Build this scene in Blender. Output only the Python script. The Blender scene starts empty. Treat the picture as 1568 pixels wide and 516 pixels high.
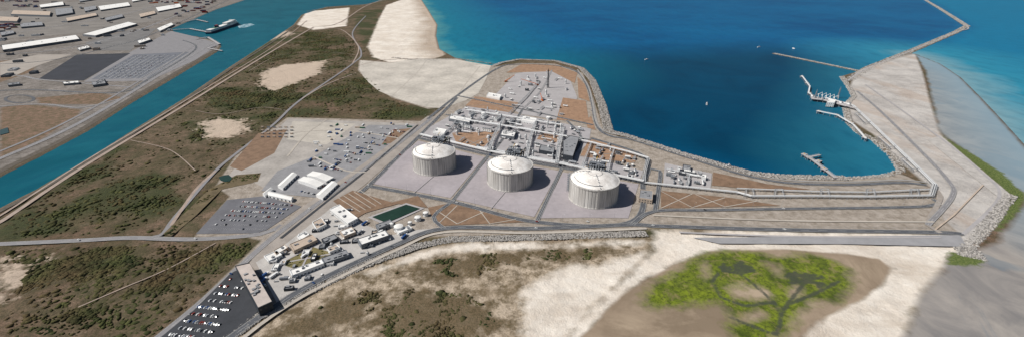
import bpy, math, random
import numpy as np
from mathutils import Vector
from mathutils.geometry import tessellate_polygon
random.seed(7); rng=np.random.default_rng(7)
scene=bpy.context.scene
# ------------------------------------------------------------------ camera survey
W,Hh=1568.0,516.0
F=680.0; YH=-60.0
PITCH=math.atan((Hh/2-YH)/F)
CAMH=math.cos(PITCH)/0.0025
cp,sp=math.cos(PITCH),math.sin(PITCH)
def P(u,v,z=0.0):
    """survey point of the aerial photograph -> metres on the level z"""
    a=(u-W/2)/F; b=(Hh/2-v)/F
    dx=a; dy=cp+b*sp; dz=-sp+b*cp
    t=(z-CAMH)/dz
    return (dx*t,dy*t)
def PL(pts,z=0.0): return [P(u,v,z) for u,v in pts]
def lin(c):
    r=[]
    for x in c[:3]:
        x=x/255.0
        r.append(x/12.92 if x<=0.04045 else ((x+0.055)/1.055)**2.4)
    return (r[0],r[1],r[2],1.0)
cam=bpy.data.cameras.new("camera"); co=bpy.data.objects.new("camera",cam)
scene.collection.objects.link(co); scene.camera=co
co.location=(0,0,CAMH); co.rotation_euler=(math.pi/2-PITCH,0,0)
cam.sensor_width=36; cam.lens=36*F/W; cam.clip_start=1; cam.clip_end=200000
# ------------------------------------------------------------------ light
world=bpy.data.worlds.new("World"); scene.world=world; world.use_nodes=True
nt=world.node_tree; bg=nt.nodes["Background"]; sky=nt.nodes.new("ShaderNodeTexSky")
sky.sky_type='NISHITA'; sky.sun_disc=False
EL=math.radians(47); sd=Vector((-0.96,-0.16)).normalized()
sky.sun_elevation=EL; sky.sun_rotation=math.atan2(sd.x,sd.y)
nt.links.new(sky.outputs[0],bg.inputs[0]); bg.inputs[1].default_value=0.05
sun=bpy.data.lights.new("sun",'SUN'); sun.energy=5.0; sun.angle=math.radians(0.5); sun.color=(1,0.965,0.92)
so=bpy.data.objects.new("sun",sun); scene.collection.objects.link(so)
dirv=Vector((-sd.x*math.cos(EL),-sd.y*math.cos(EL),-math.sin(EL)))
so.rotation_euler=dirv.to_track_quat('-Z','Y').to_euler(); so.location=(-500,-200,900)
scene.view_settings.view_transform='Standard'; scene.view_settings.look='None'; scene.view_settings.exposure=0
# ------------------------------------------------------------------ materials
class NT:
    def __init__(s,name):
        s.m=bpy.data.materials.new(name); s.m.use_nodes=True
        s.t=s.m.node_tree; s.b=s.t.nodes["Principled BSDF"]
        s.pos=s.t.nodes.new("ShaderNodeNewGeometry").outputs["Position"]
    def lk(s,a,b): s.t.links.new(a,b)
    def val(s,sock,v):
        if isinstance(v,(int,float)): sock.default_value=v
        elif isinstance(v,tuple): sock.default_value=v
        else: s.lk(v,sock)
    def noise(s,scale,detail=4,rough=.6,vec=None,dist=0.0,sc=None):
        n=s.t.nodes.new("ShaderNodeTexNoise"); n.inputs["Scale"].default_value=scale
        n.inputs["Detail"].default_value=detail; n.inputs["Roughness"].default_value=rough
        n.inputs["Distortion"].default_value=dist
        v=vec or s.pos
        if sc:
            mp=s.t.nodes.new("ShaderNodeMapping"); mp.inputs["Scale"].default_value=sc; s.lk(v,mp.inputs[0]); v=mp.outputs[0]
        s.lk(v,n.inputs["Vector"]); return n.outputs["Fac"]
    def math(s,op,a,b=0.0,c=None):
        n=s.t.nodes.new("ShaderNodeMath"); n.operation=op
        s.val(n.inputs[0],a); s.val(n.inputs[1],b)
        if c is not None: s.val(n.inputs[2],c)
        return n.outputs[0]
    def ramp(s,f,lo,hi,a=0.0,b=1.0):
        n=s.t.nodes.new("ShaderNodeMapRange"); s.val(n.inputs[0],f)
        n.inputs[1].default_value=lo; n.inputs[2].default_value=hi; n.inputs[3].default_value=a; n.inputs[4].default_value=b
        return n.outputs[0]
    def mix(s,f,a,b,mode='MIX'):
        n=s.t.nodes.new("ShaderNodeMix"); n.data_type='RGBA'; n.blend_type=mode
        s.val(n.inputs[0],f); s.val(n.inputs[6],a); s.val(n.inputs[7],b); return n.outputs[2]
    def attr(s,name,col=False):
        n=s.t.nodes.new("ShaderNodeAttribute"); n.attribute_name=name
        return n.outputs["Color"] if col else n.outputs["Fac"]
    def bump(s,h,dist=1.0,st=1.0):
        n=s.t.nodes.new("ShaderNodeBump"); n.inputs["Strength"].default_value=st; n.inputs["Distance"].default_value=dist
        s.lk(h,n.inputs["Height"]); s.lk(n.outputs[0],s.b.inputs["Normal"])
    def fin(s,col,rough=.85,spec=.3,metal=0.0):
        s.val(s.b.inputs["Base Color"],col); s.val(s.b.inputs["Roughness"],rough)
        s.b.inputs["Specular IOR Level"].default_value=spec; s.b.inputs["Metallic"].default_value=metal
        return s.m
MC={}
def mat(name,rgb,var=.18,scale=.08,rough=.85,spec=.25,metal=0.0,bumpd=0.0):
    if name in MC: return MC[name]
    n=NT(name); c=lin(rgb)
    d=tuple(x*(1-var) for x in c[:3])+(1,); l=tuple(min(1,x*(1+var)) for x in c[:3])+(1,)
    f=n.math('ADD',n.math('MULTIPLY',n.noise(scale,5,.65),.6),n.math('MULTIPLY',n.noise(scale*9,4,.7),.4))
    col=n.mix(n.ramp(f,.36,.64),d,l)
    if bumpd: n.bump(n.noise(scale*9,4,.7),bumpd)
    MC[name]=n.fin(col,rough,spec,metal); return MC[name]
M_conc=mat("pale_concrete",(162,158,157),.14,.03)
M_pad=mat("tank_pad_concrete",(157,150,152),.16,.012)
M_asph=mat("asphalt",(86,88,92),.18,.05)
M_asphd=mat("dark_asphalt",(60,62,66),.2,.05)
M_aspl=mat("light_asphalt",(130,128,129),.14,.05)
M_kerb=mat("kerb_stone",(146,143,139),.1,.3)
M_line=mat("road_paint",(205,205,200),.05,.3)
M_pave=mat("process_concrete",(160,156,156),.14,.05)
M_dirt=mat("dirt_track",(156,140,128),.22,.06)
M_grav=mat("gravel",(150,142,134),.2,.05)
M_plot=mat("brown_plot",(124,101,82),.3,.07)
M_hard=mat("compacted_fill",(174,166,155),.16,.02)
M_sandp=mat("pale_sand_fill",(184,177,166),.28,.012)
M_steel=mat("galvanised_steel",(150,153,157),.15,.3,.5,.5,.3)
M_white=mat("white_paint",(222,222,220),.06,.2,.5)
M_pipe=mat("pipe_insulation",(216,216,214),.12,.15,.45)
M_dark=mat("dark_cladding",(58,62,68),.2,.2)
M_grey=mat("grey_cladding",(112,116,121),.15,.2)
M_tan=mat("tan_roof",(178,162,146),.15,.15)
M_roofw=mat("white_roof",(220,218,213),.12,.08)
M_roofg=mat("grey_roof",(134,135,137),.2,.08)
M_glass=mat("window_glass",(40,50,58),.2,.2,.15,.6)
M_red=mat("red_paint",(140,52,42),.15,.3,.5); M_blue=mat("blue_paint",(44,78,128),.15,.3,.5)
M_orange=mat("orange_paint",(205,100,25),.12,.3,.5); M_green=mat("green_paint",(60,104,80),.15,.3,.5)
M_yel=mat("yellow_paint",(205,165,50),.12,.3,.5)
M_black=mat("rubber_black",(25,25,27),.1,.3); M_navy=mat("navy_hull",(24,40,78),.1,.1,.4)
M_pool=mat("pond_water",(34,56,42),.25,.05,.12,.5)
M_bank=mat("shaded_bank_stone",(88,81,72),.35,.15)  # dark brown stone, with the left bank's shade put into the colour
# ------------------------------------------------------------------ mesh builder
class MB:
    def __init__(s): s.v=[];s.f=[];s.mi=[];s.ms=[]
    def m(s,mt):
        if mt not in s.ms: s.ms.append(mt)
        return s.ms.index(mt)
    def quad(s,pts,mt):
        i=len(s.v); s.v+= [tuple(p) for p in pts]; s.f.append(tuple(range(i,i+len(pts)))); s.mi.append(s.m(mt))
    def prism(s,poly,z0,z1,mt,top=None):
        n=len(poly); i=len(s.v)
        ar=sum(poly[k][0]*poly[(k+1)%n][1]-poly[(k+1)%n][0]*poly[k][1] for k in range(n))
        if ar<0: poly=poly[::-1]
        s.v+=[(x,y,z0) for x,y in poly]+[(x,y,z1) for x,y in poly]
        a=s.m(mt); b=s.m(top or mt)
        for k in range(n):
            s.f.append((i+k,i+(k+1)%n,i+n+(k+1)%n,i+n+k)); s.mi.append(a)
        s.f.append(tuple(range(i+n,i+2*n))); s.mi.append(b)
    def box(s,c,sz,ang,mt,top=None):
        ca,sa=math.cos(ang),math.sin(ang)
        poly=[(c[0]+ca*x-sa*y,c[1]+sa*x+ca*y) for x,y in ((-sz[0]/2,-sz[1]/2),(sz[0]/2,-sz[1]/2),(sz[0]/2,sz[1]/2),(-sz[0]/2,sz[1]/2))]
        s.prism(poly,c[2],c[2]+sz[2],mt,top)
    def cyl(s,p,q,r,mt,n=8,r2=None,caps=True):
        p=Vector(p);q=Vector(q);d=(q-p)
        if d.length<1e-6: return
        d.normalize(); a=d.orthogonal().normalized(); b=d.cross(a); r2=r if r2 is None else r2
        i=len(s.v)
        for o,rr in ((p,r),(q,r2)):
            for k in range(n):
                t=2*math.pi*k/n; s.v.append(tuple(o+a*math.cos(t)*rr+b*math.sin(t)*rr))
        mi=s.m(mt)
        for k in range(n):
            s.f.append((i+k,i+(k+1)%n,i+n+(k+1)%n,i+n+k)); s.mi.append(mi)
        if caps:
            s.f.append(tuple(range(i+n-1,i-1,-1))); s.mi.append(mi)
            s.f.append(tuple(range(i+n,i+2*n))); s.mi.append(mi)
    def lathe(s,c,prof,mts,n=48):
        i0=len(s.v)
        for r,z in prof:
            for k in range(n):
                t=2*math.pi*k/n; s.v.append((c[0]+r*math.cos(t),c[1]+r*math.sin(t),c[2]+z))
        for j in range(len(prof)-1):
            mi=s.m(mts[j] if isinstance(mts,list) else mts)
            for k in range(n):
                a=i0+j*n+k;b=i0+j*n+(k+1)%n
                s.f.append((a,b,b+n,a+n)); s.mi.append(mi)
    def obj(s,name,loc=None,smooth=False,parent=None):
        me=bpy.data.meshes.new(name); v=s.v
        if loc: v=[(x-loc[0],y-loc[1],z-loc[2]) for x,y,z in v]
        me.from_pydata(v,[],s.f)
        for m_ in s.ms: me.materials.append(m_)
        me.polygons.foreach_set("material_index",s.mi)
        if smooth: me.polygons.foreach_set("use_smooth",[True]*len(s.f))
        me.update(); o=bpy.data.objects.new(name,me); scene.collection.objects.link(o)
        if loc: o.location=loc
        if parent: o.parent=parent
        return o
ZI=[0]
def zz(base=0.1):
    ZI[0]+=1; return base+ZI[0]*0.006
def sheet(name,px,mt,base=.1,z=None,wpts=None):
    z=zz(base) if z is None else z
    pts=wpts or PL(px)
    tri=tessellate_polygon([[Vector((x,y,0)) for x,y in pts]])
    mb=MB(); mb.v=[(x,y,z) for x,y in pts]; mi=mb.m(mt)
    for t in tri:
        a,b,c=t; A,B,C=pts[a],pts[b],pts[c]
        if (B[0]-A[0])*(C[1]-A[1])-(B[1]-A[1])*(C[0]-A[0])<0: t=(a,c,b)
        mb.f.append(tuple(t)); mb.mi.append(mi)
    return mb.obj(name)
def smooth_line(pts,step=12.0):
    out=[]; n=len(pts)
    for i in range(n-1):
        p0=pts[max(i-1,0)];p1=pts[i];p2=pts[i+1];p3=pts[min(i+2,n-1)]
        L=math.dist(p1,p2); k=max(1,min(24,int(L/step)))
        for j in range(k):
            t=j/k; t2=t*t;t3=t2*t
            out.append(tuple(.5*((2*p1[a])+(-p0[a]+p2[a])*t+(2*p0[a]-5*p1[a]+4*p2[a]-p3[a])*t2+(-p0[a]+3*p1[a]-3*p2[a]+p3[a])*t3) for a in (0,1)))
    out.append(pts[-1]); return out
def offs(line,d):
    out=[];n=len(line)
    for i in range(n):
        a=line[max(i-1,0)];b=line[min(i+1,n-1)]
        dx,dy=b[0]-a[0],b[1]-a[1];L=math.hypot(dx,dy) or 1
        out.append((line[i][0]-dy/L*d,line[i][1]+dx/L*d))
    return out
def strip(mb,line,d0,d1,z,mt,z2=None):
    A=offs(line,d0);B=offs(line,d1); z2=z if z2 is None else z2
    for i in range(len(line)-1):
        mb.quad([(A[i][0],A[i][1],z),(A[i+1][0],A[i+1][1],z),(B[i+1][0],B[i+1][1],z2),(B[i][0],B[i][1],z2)],mt)
def road(px,w,mt=None,kerb=True,mark=True,name="road",sm=True):
    mt=mt or M_asph
    l=PL(px); l=smooth_line(l) if sm else l
    z=zz(.35); mb=MB()
    strip(mb,l,w/2,-w/2,z,mt)
    if kerb:
        for sgn in (1,-1):
            a=sgn*(w/2); b=sgn*(w/2+.4)
            hi,lo=max(a,b),min(a,b)
            strip(mb,l,hi,lo,z+.12,M_kerb)
            strip(mb,l,a+.001,a-.001,z+.12 if sgn<0 else z,M_kerb,z if sgn<0 else z+.12)
    if mark:
        for i in range(0,len(l)-1,2): strip(mb,l[i:i+2],.12,-.12,z+.03,M_line)
        for e in (w/2-.5,-w/2+.5): strip(mb,l,e+.08,e-.08,z+.03,M_line)
    return mb.obj(name)
def track(px,w,mt=None,name="dirt_path"):
    return road(px,w,mt or M_dirt,False,False,name)
# ------------------------------------------------------------------ numpy noise / sdf
def vnoise(x,y,s,seed):
    r=np.random.default_rng(seed).random((256,256)); X=x/s;Y=y/s
    xi=np.floor(X).astype(int);yi=np.floor(Y).astype(int);fx=X-xi;fy=Y-yi
    fx=fx*fx*(3-2*fx);fy=fy*fy*(3-2*fy);a=xi&255;b=yi&255;a1=(xi+1)&255;b1=(yi+1)&255
    return (r[a,b]*(1-fx)+r[a1,b]*fx)*(1-fy)+(r[a,b1]*(1-fx)+r[a1,b1]*fx)*fy
def fbm(x,y,s,seed,o=4):
    t=0;am=1;n=0
    for i in range(o): t=t+am*vnoise(x,y,s/2**i,seed+i); n+=am; am*=.55
    return t/n
def sdf_poly(px,X,Y,pad=60.,world=False):
    pts=np.array(px if world else PL(px)); out=np.full(X.shape,-pad)
    x0,y0=pts.min(0)-pad;x1,y1=pts.max(0)+pad
    idx=np.nonzero((X>x0)&(X<x1)&(Y>y0)&(Y<y1))[0]
    if len(idx)==0: return out
    x=X[idx];y=Y[idx];d2=np.full(x.shape,1e12);ins=np.zeros(x.shape,bool);n=len(pts)
    for i in range(n):
        ax,ay=pts[i];bx,by=pts[(i+1)%n];ex,ey=bx-ax,by-ay;L=ex*ex+ey*ey+1e-9
        t=np.clip(((x-ax)*ex+(y-ay)*ey)/L,0,1); d2=np.minimum(d2,(x-ax-t*ex)**2+(y-ay-t*ey)**2)
        if ay!=by:
            c=(ay>y)!=(by>y); ins^= c&(x<ex*(y-ay)/(by-ay)+ax)
    d=np.sqrt(d2); out[idx]=np.maximum(np.where(ins,d,-d),-pad); return out
def dist_line(px,X,Y,pad=60.):
    pts=PL(px); d2=np.full(X.shape,pad*pad)
    for (ax,ay),(bx,by) in zip(pts[:-1],pts[1:]):
        ex,ey=bx-ax,by-ay;L=ex*ex+ey*ey+1e-9
        idx=np.nonzero((X>min(ax,bx)-pad)&(X<max(ax,bx)+pad)&(Y>min(ay,by)-pad)&(Y<max(ay,by)+pad))[0]
        x=X[idx];y=Y[idx];t=np.clip(((x-ax)*ex+(y-ay)*ey)/L,0,1)
        d2[idx]=np.minimum(d2[idx],(x-ax-t*ex)**2+(y-ay-t*ey)**2)
    return np.sqrt(d2)
def umax(polys,X,Y,pad=60.):
    o=np.full(X.shape,-pad)
    for p in polys: o=np.maximum(o,sdf_poly(p,X,Y,pad))
    return o
# ------------------------------------------------------------------ traced outlines
COAST=[(648,-35),(645,0),(655,15),(669,38),(667,55),(672,75),(695,88),(725,97),(756,101),(768,96),(795,91),(850,93),(890,104),(907,122),(922,160),(932,200),(955,206),(1005,222),(1062,240),(1112,254),(1152,265),(1200,270),(1300,272),(1352,269),(1380,261),(1368,240),(1338,213),(1318,205),(1300,188),(1294,162),(1308,147),(1298,130),(1289,117)]
SEA=COAST+[(1312,110),(1335,100),(1400,82),(1440,98),(1470,118),(1500,148),(1530,180),(1568,222),(1620,280),(1750,380),(2200,520),(4000,520),(6000,100),(6000,-35)]
CANAL=[(-300,445),(0,268),(60,238),(130,201),(200,157),(260,122),(332,79),(338,71),(330,62),(300,56),(268,52),(262,44),(290,32),(330,15),(385,-3),(430,-35),(625,-35),(604,-4),(560,7),(500,11),(462,23),(450,38),(410,65),(350,104),(280,152),(200,202),(130,246),(60,287),(0,318),(-300,500)]
BRK=[(1298,124),(1330,104),(1400,76),(1462,50),(1481,40),(1440,14),(1408,-5)]
SPUR=[(1186,82),(1230,91),(1312,108)]
WET=[[(985,430),(1040,402),(1090,383),(1200,381),(1290,388),(1345,396),(1367,410),(1352,432),(1325,455),(1290,472),(1250,492),(1215,530),(870,530),(925,480),(950,452)]]
WET2=[[(1403,84),(1418,110),(1428,150),(1440,203),(1500,243),(1560,290),(1575,305),(1530,370),(1455,392),(1405,465),(1372,540),(1900,700),(2600,620),(2200,520),(1750,380),(1620,280),(1568,222),(1530,180),(1470,118),(1440,98)]]
ALG=[[(985,455),(1005,432),(1040,418),(1062,395),(1100,384),(1150,388),(1200,396),(1215,390),(1262,393),(1302,412),(1300,440),(1275,462),(1240,458),(1232,475),(1215,478),(1208,500),(1180,525),(1130,525),(1118,500),(1135,488),(1100,462),(1040,468),(988,468)]]
ALGH=[[(1108,440),(1140,434),(1178,442),(1186,452),(1160,460),(1120,454)],[(1068,402),(1082,400),(1086,425),(1078,426)],[(1170,400),(1196,404),(1200,424),(1182,418)],[(1200,442),(1222,437),(1230,448),(1212,458)],[(1125,490),(1150,474),(1176,480),(1150,498)]]
CREEK=[[(1188,512),(1195,495),(1196,480),(1185,462),(1160,440),(1142,425),(1132,418)],[(1196,480),(1208,462),(1222,445),(1232,432)],[(1185,462),(1140,468),(1105,455),(1090,430),(1100,418)],[(1205,466),(1250,448),(1285,430)],[(1188,512),(1150,498),(1120,486)]]
rb=random.Random(3)
def fan(x,y,a,L,dep):
    x2=x+math.cos(a)*L;y2=y-math.sin(a)*L*.55; xm=(x+x2)/2+rb.uniform(-2,2);ym=(y+y2)/2+rb.uniform(-1,1)
    CREEK.append([(x,y),(xm,ym),(x2,y2)])
    if dep>0:
        for _ in range(rb.choice((2,3))): fan(x2,y2,a+rb.uniform(-.9,.9),L*rb.uniform(.6,.85),dep-1)
for x,y,n_,sp_ in ((1132,418,6,1.3),(1232,432,8,1.5)):
    for i in range(n_): fan(x,y,math.pi/2+sp_*(i-(n_-1)/2)/((n_-1)/2),rb.uniform(9,15),2)
BEACH=[[(592,8),(640,-8),(668,20),(685,50),(680,85),(640,97),(600,97),(572,88),(563,72),(580,30)]]
SAND=BEACH+[[(1000,352),(1440,356),(1480,380),(1450,400),(1412,455),(1376,530),(1210,560),(1250,490),(1350,432),(1367,410),(1300,390),(1100,383),(1040,402),(985,430),(925,480),(885,530),(855,530),(905,470),(955,425),(985,395),(1003,380)],
      [(455,38),(470,18),(535,12),(530,40),(480,46)],
      [(640,384),(720,372),(900,372),(985,366),(985,374),(800,381),(690,384),(560,418)],
      [(800,445),(850,412),(930,400),(990,385),(950,430),(905,470),(862,530),(800,530)]]
PEN=[[(1312,108),(1400,80),(1412,110),(1425,160),(1440,206),(1548,298),(1540,330),(1485,382),(1440,362),(1430,290),(1380,250),(1340,208),(1305,185),(1295,150)]]
SANDSP=[[(308,188),(335,180),(372,184),(378,200),(345,212),(315,210)],[(405,108),(430,100),(470,96),(500,92),(490,112),(450,128),(418,140),(398,128)],[(390,55),(430,45),(450,52),(400,66)],[(0,400),(50,402),(30,440),(0,450)],
        [(640,405),(700,400),(640,425),(560,440)],[(-10,195),(60,180),(40,200),(0,215)]]
VEG=[[(372,100),(392,62),(430,52),(470,48),(520,52),(545,70),(535,95),(505,108),(470,92),(430,92),(400,105)],
     [(455,150),(540,108),(560,125),(600,152),(655,168),(648,185),(560,178),(460,180),(440,172)],
     [(330,140),(400,120),(450,130),(470,150),(410,190),(330,235),(290,215),(330,185)],
     [(40,355),(80,330),(160,290),(235,262),(280,262),(255,300),(215,345),(150,362)],
     [(255,360),(275,325),(345,290),(340,318),(300,355)],
     [(0,362),(0,325),(120,260),(190,215),(180,250),(90,300),(40,340)],
     [(0,500),(20,440),(110,400),(240,378),(380,372),(395,380),(330,425),(240,500),(200,530),(0,530)],
     [(545,20),(585,12),(575,40),(560,70),(548,50)]]
VEGB=[[(590,420),(650,398),(720,386),(900,377),(965,377),(930,397),(800,402),(740,420),(680,425),(640,420)],[(1000,332),(1100,328),(1140,334),(1100,340),(1005,340)],[(1240,325),(1420,322),(1440,335),(1250,335)],[(620,436),(720,448),(790,500),(700,530),(600,530),(560,490)],[(420,500),(500,462),(560,440),(600,450),(540,500),(440,530),(400,530)]]
VEGG=[[(1440,207),(1480,230),(1535,265),(1572,300),(1560,322),(1530,352),(1522,352),(1545,315),(1548,298),(1500,258)],[(1455,385),(1505,398),(1500,408),(1450,404)]]
PORT=[[(-2500,-30),(430,-35),(385,-3),(330,15),(290,32),(262,44),(268,52),(300,56),(338,66),(332,77),(260,119),(200,154),(130,197),(60,234),(0,264),(-300,440),(-2500,300)]]
PORTBR=[[(0,165),(40,160),(125,168),(120,178),(60,215),(0,245)],[(-10,35),(60,30),(120,35),(60,50),(-10,52)],[(55,150),(150,142),(190,150),(150,160),(60,160)],[(-10,95),(60,88),(50,110),(-10,130)]]
SITE=[[(440,180),(655,186),(756,103),(795,97),(850,98),(892,112),(908,150),(925,203),(1000,224),(1150,268),(1380,266),(1432,290),(1445,335),(1470,358),(1000,348),(820,357),(650,362),(560,402),(460,447),(380,500),(335,530),(225,530),(310,455),(400,368),(375,362),(298,362),(352,300),(330,285),(360,240)],
      [(550,92),(600,96),(640,90),(700,90),(757,100),(735,145),(695,163),(655,167),(600,150),(565,127),(548,108)]]
DUNE=[[(330,530),(400,480),(470,447),(560,405),(640,380),(720,368),(1000,362),(990,395),(950,430),(905,470),(862,530)],[(655,362),(1000,350),(1440,356),(1440,330),(1420,318),(1000,320),(990,345),(820,348)]]
# ------------------------------------------------------------------ terrain grid
def axis_y():
    ys=[-60000,-8000,-3000,-800,0,150]; y=240.
    while y<9000: ys.append(y); y+=max(2.6,.0055*y)
    return np.array(ys+[11000,16000,30000,70000.])
def axis_x():
    xs=[0.];x=0.
    while x<9500: x+=max(4.,.0085*x); xs.append(x)
    xs+=[12000,20000,70000]
    return np.array([-a for a in xs[:0:-1]]+xs)
def grid(name,xs,ys,zf,attrs,mt):
    X,Y=np.meshgrid(xs,ys); X=X.ravel();Y=Y.ravel()
    at=attrs(X,Y); Z=zf(X,Y,at); nx,ny=len(xs),len(ys)
    me=bpy.data.meshes.new(name); co_=np.stack([X,Y,Z],1).astype(np.float32)
    i=np.arange(nx-1)[None,:]+np.arange(ny-1)[:,None]*nx; i=i.ravel()
    q=np.stack([i,i+1,i+1+nx,i+nx],1).astype(np.int32)
    me.vertices.add(len(X)); me.vertices.foreach_set("co",co_.ravel())
    me.loops.add(q.size); me.loops.foreach_set("vertex_index",q.ravel())
    me.polygons.add(len(q)); me.polygons.foreach_set("loop_start",np.arange(0,q.size,4,dtype=np.int32))
    me.polygons.foreach_set("use_smooth",np.ones(len(q),bool))
    me.update(calc_edges=True)
    for k,v in at.items():
        a=me.attributes.new(k,'FLOAT','POINT'); a.data.foreach_set("value",v.astype(np.float32))
    me.materials.append(mt); o=bpy.data.objects.new(name,me); scene.collection.objects.link(o); return o
def f_sea(X,Y,pad=60.):
    s=np.maximum(sdf_poly(SEA,X,Y,pad),sdf_poly(CANAL,X,Y,pad))
    s=np.minimum(s,dist_line(BRK,X,Y,pad)-13); s=np.minimum(s,dist_line(SPUR,X,Y,pad)-7)
    return s
def veg_f(X,Y):
    v=umax(VEG,X,Y); n=fbm(X,Y,80,11,6)-.5
    return np.clip(v,-40,16)/40+n*4.6-.1
def tattr(X,Y):
    a={}
    a['sea']=f_sea(X,Y); a['wet']=umax(WET,X,Y); a['wetb']=umax(WET2,X,Y)
    al=umax(ALG,X,Y); a['alg']=np.minimum(al,-umax(ALGH,X,Y))
    cr=np.full(X.shape,60.)
    for c in CREEK: cr=np.minimum(cr,dist_line(c,X,Y,20))
    a['creek']=cr
    a['sand']=umax(SAND,X,Y); a['sands']=umax(SANDSP,X,Y); a['pen']=umax(PEN,X,Y)
    a['bea']=dist_line([(645,-20),(645,0),(655,15),(669,38),(667,55),(672,75),(690,86)],X,Y,200.)
    a['veg']=veg_f(X,Y); a['vegb']=umax(VEGB,X,Y); a['vegg']=umax(VEGG,X,Y)
    a['port']=umax(PORT,X,Y); a['portbr']=umax(PORTBR,X,Y); a['site']=umax(SITE,X,Y)
    a['dune']=umax(DUNE,X,Y)
    a['off']=dist_line([(1403,84),(1470,118),(1530,180),(1568,222),(1620,280),(1750,380),(2200,520)],X,Y,500.)
    return a
def tz(X,Y,a):
    z=-np.clip(a['sea']*.55,0,7)
    rel=np.maximum((np.minimum(0,fbm(X,Y,34,3,5)-.64))*6.0,-1.6)
    calm=np.clip(np.maximum.reduce([a['site'],a['port'],a['wet'],a['wetb'],a['sea']+5,a['pen']])/15+1,0,1)
    return z+rel*(1-calm)*(Y<6000)-.02
n=NT("terrain")
def msk(at,w,amp,ns,det=5,off=0.):
    nz=n.math('MULTIPLY',n.math('SUBTRACT',n.noise(ns,det,.65),.5),amp)
    s=n.math('ADD',n.attr(at),nz); return n.ramp(s,-w+off,w+off)
n1=n.noise(.011,7,.68); n2=n.noise(.07,6,.75); n3=n.noise(.45,4,.75); n4=n.noise(.003,6,.6)
c=n.mix(n.ramp(n1,.36,.62),lin((84,76,54)),lin((136,114,96)))
c=n.mix(n.ramp(n4,.44,.58,0,.5),c,lin((122,94,78)))
c=n.mix(n.ramp(n.noise(.006,6,.65,dist=.6),.50,.62,0,.55),c,lin((78,82,50)))
c=n.mix(n.ramp(n2,.42,.60,0,.8),c,lin((74,70,48)))
c=n.mix(n.ramp(n.noise(.03,6,.75),.57,.70,0,.6),c,lin((156,138,120)))
c=n.mix(n.ramp(n3,.40,.62,0,.6),c,lin((54,50,38)))
vegc=n.mix(n.ramp(n3,.4,.62),lin((38,46,28)),lin((76,80,48)))
c=n.mix(n.ramp(n.attr('veg'),-.5,.5,0,.9),c,vegc)
c=n.mix(n.math('MULTIPLY',msk('sands',12,150,.05,8),.85),c,lin((194,176,158)))
sandc=n.mix(n.ramp(n1,.35,.65),lin((224,216,204)),lin((202,190,175)))
sandc=n.mix(n.ramp(n2,.5,.75,0,.5),sandc,lin((232,226,216)))
sandc=n.mix(n.ramp(n.noise(.02,5,.65,sc=(.4,1,1)),.5,.62,0,.4),sandc,lin((178,164,148)))
bn=n.math('ADD',n.attr('bea'),n.math('MULTIPLY',n.noise(.006,4,.6),160.))
sandc=n.mix(n.ramp(bn,215,110,0,.7),sandc,lin((150,130,110)))
dn=n.mix(n.ramp(n.noise(.05,7,.78),.42,.60),lin((184,168,148)),lin((106,93,72)))
dn=n.mix(n.ramp(n3,.48,.68,0,.55),dn,lin((84,75,55)))
dn=n.mix(n.ramp(n1,.5,.62,0,.5),dn,lin((118,102,80)))
c=n.mix(msk('dune',6,30,.05),c,dn)
c=n.mix(msk('sand',7,42,.03,6),c,sandc)
pc_=n.mix(n.ramp(n1,.38,.6),lin((188,183,177)),lin((158,153,148)))
pc_=n.mix(n.ramp(n2,.45,.65,0,.5),pc_,lin((200,193,184)))
pc_=n.mix(n.ramp(n.noise(.012,4,.6,sc=(1,.3,1)),.5,.62,0,.45),pc_,lin((170,150,133)))
c=n.mix(msk('pen',4,8,.05),c,pc_)
vb=n.mix(n.ramp(n3,.4,.65),lin((76,68,46)),lin((116,98,76)))
c=n.mix(n.math('MULTIPLY',msk('vegb',12,80,.05,6),.9),c,vb)
pc=n.mix(n.ramp(n1,.4,.6),lin((142,135,129)),lin((112,106,100)))
pc=n.mix(n.ramp(n2,.45,.65),pc,lin((94,88,80)))
c=n.mix(msk('port',3,0,.05),c,pc)
c=n.mix(msk('portbr',5,16,.03),c,n.mix(n.ramp(n2,.4,.6),lin((130,106,90)),lin((94,84,64))))
sc=n.mix(n.ramp(n2,.4,.62),lin((166,156,145)),lin((134,124,112)))
c=n.mix(msk('site',2,3,.1),c,sc)
fl=n.noise(.008,6,.65,dist=1.8)
wetc=n.mix(n.ramp(fl,.38,.60),lin((166,149,128)),lin((128,113,95)))
wetc=n.mix(n.ramp(n.noise(.03,5,.7),.48,.66,0,.5),wetc,lin((112,98,80)))
wetc=n.mix(n.ramp(n.attr('wet'),28,6,0,.5),wetc,lin((138,121,103)))
c=n.mix(msk('wet',2.5,12,.02),c,wetc)
gf=n.mix(n.ramp(fl,.36,.62),lin((150,144,138)),lin((122,119,117)))
gf=n.mix(n.ramp(n.noise(.012,6,.65,sc=(1,.3,1)),.48,.66,0,.6),gf,lin((168,160,150)))
gf=n.mix(n.ramp(n.noise(.007,6,.65,dist=1.2,sc=(1,.5,1)),.56,.62,0,.55),gf,lin((104,116,124)))
gf=n.mix(n.ramp(n.attr('off'),200,10,0,.85),gf,lin((122,146,158)))
c=n.mix(msk('wetb',5,26,.015),c,gf)
ac=n.mix(n.ramp(n.noise(.03,6,.7),.38,.60),lin((62,80,14)),lin((116,130,30)))
ac=n.mix(n.ramp(n.noise(.16,6,.8),.45,.60,0,.8),ac,lin((44,58,14)))
ac=n.mix(n.ramp(n.noise(.05,6,.75,dist=.8),.54,.64,0,.75),ac,lin((128,118,78)))
c=n.mix(n.math('MULTIPLY',msk('alg',8,40,.045,7,-2),.94),c,ac)
crk=n.math('ADD',n.attr('creek'),n.math('MULTIPLY',n.math('SUBTRACT',n.noise(.15,5,.7),.5),6.))
c=n.mix(n.ramp(crk,3.4,.8,0,.85),c,lin((66,70,60)))
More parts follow.
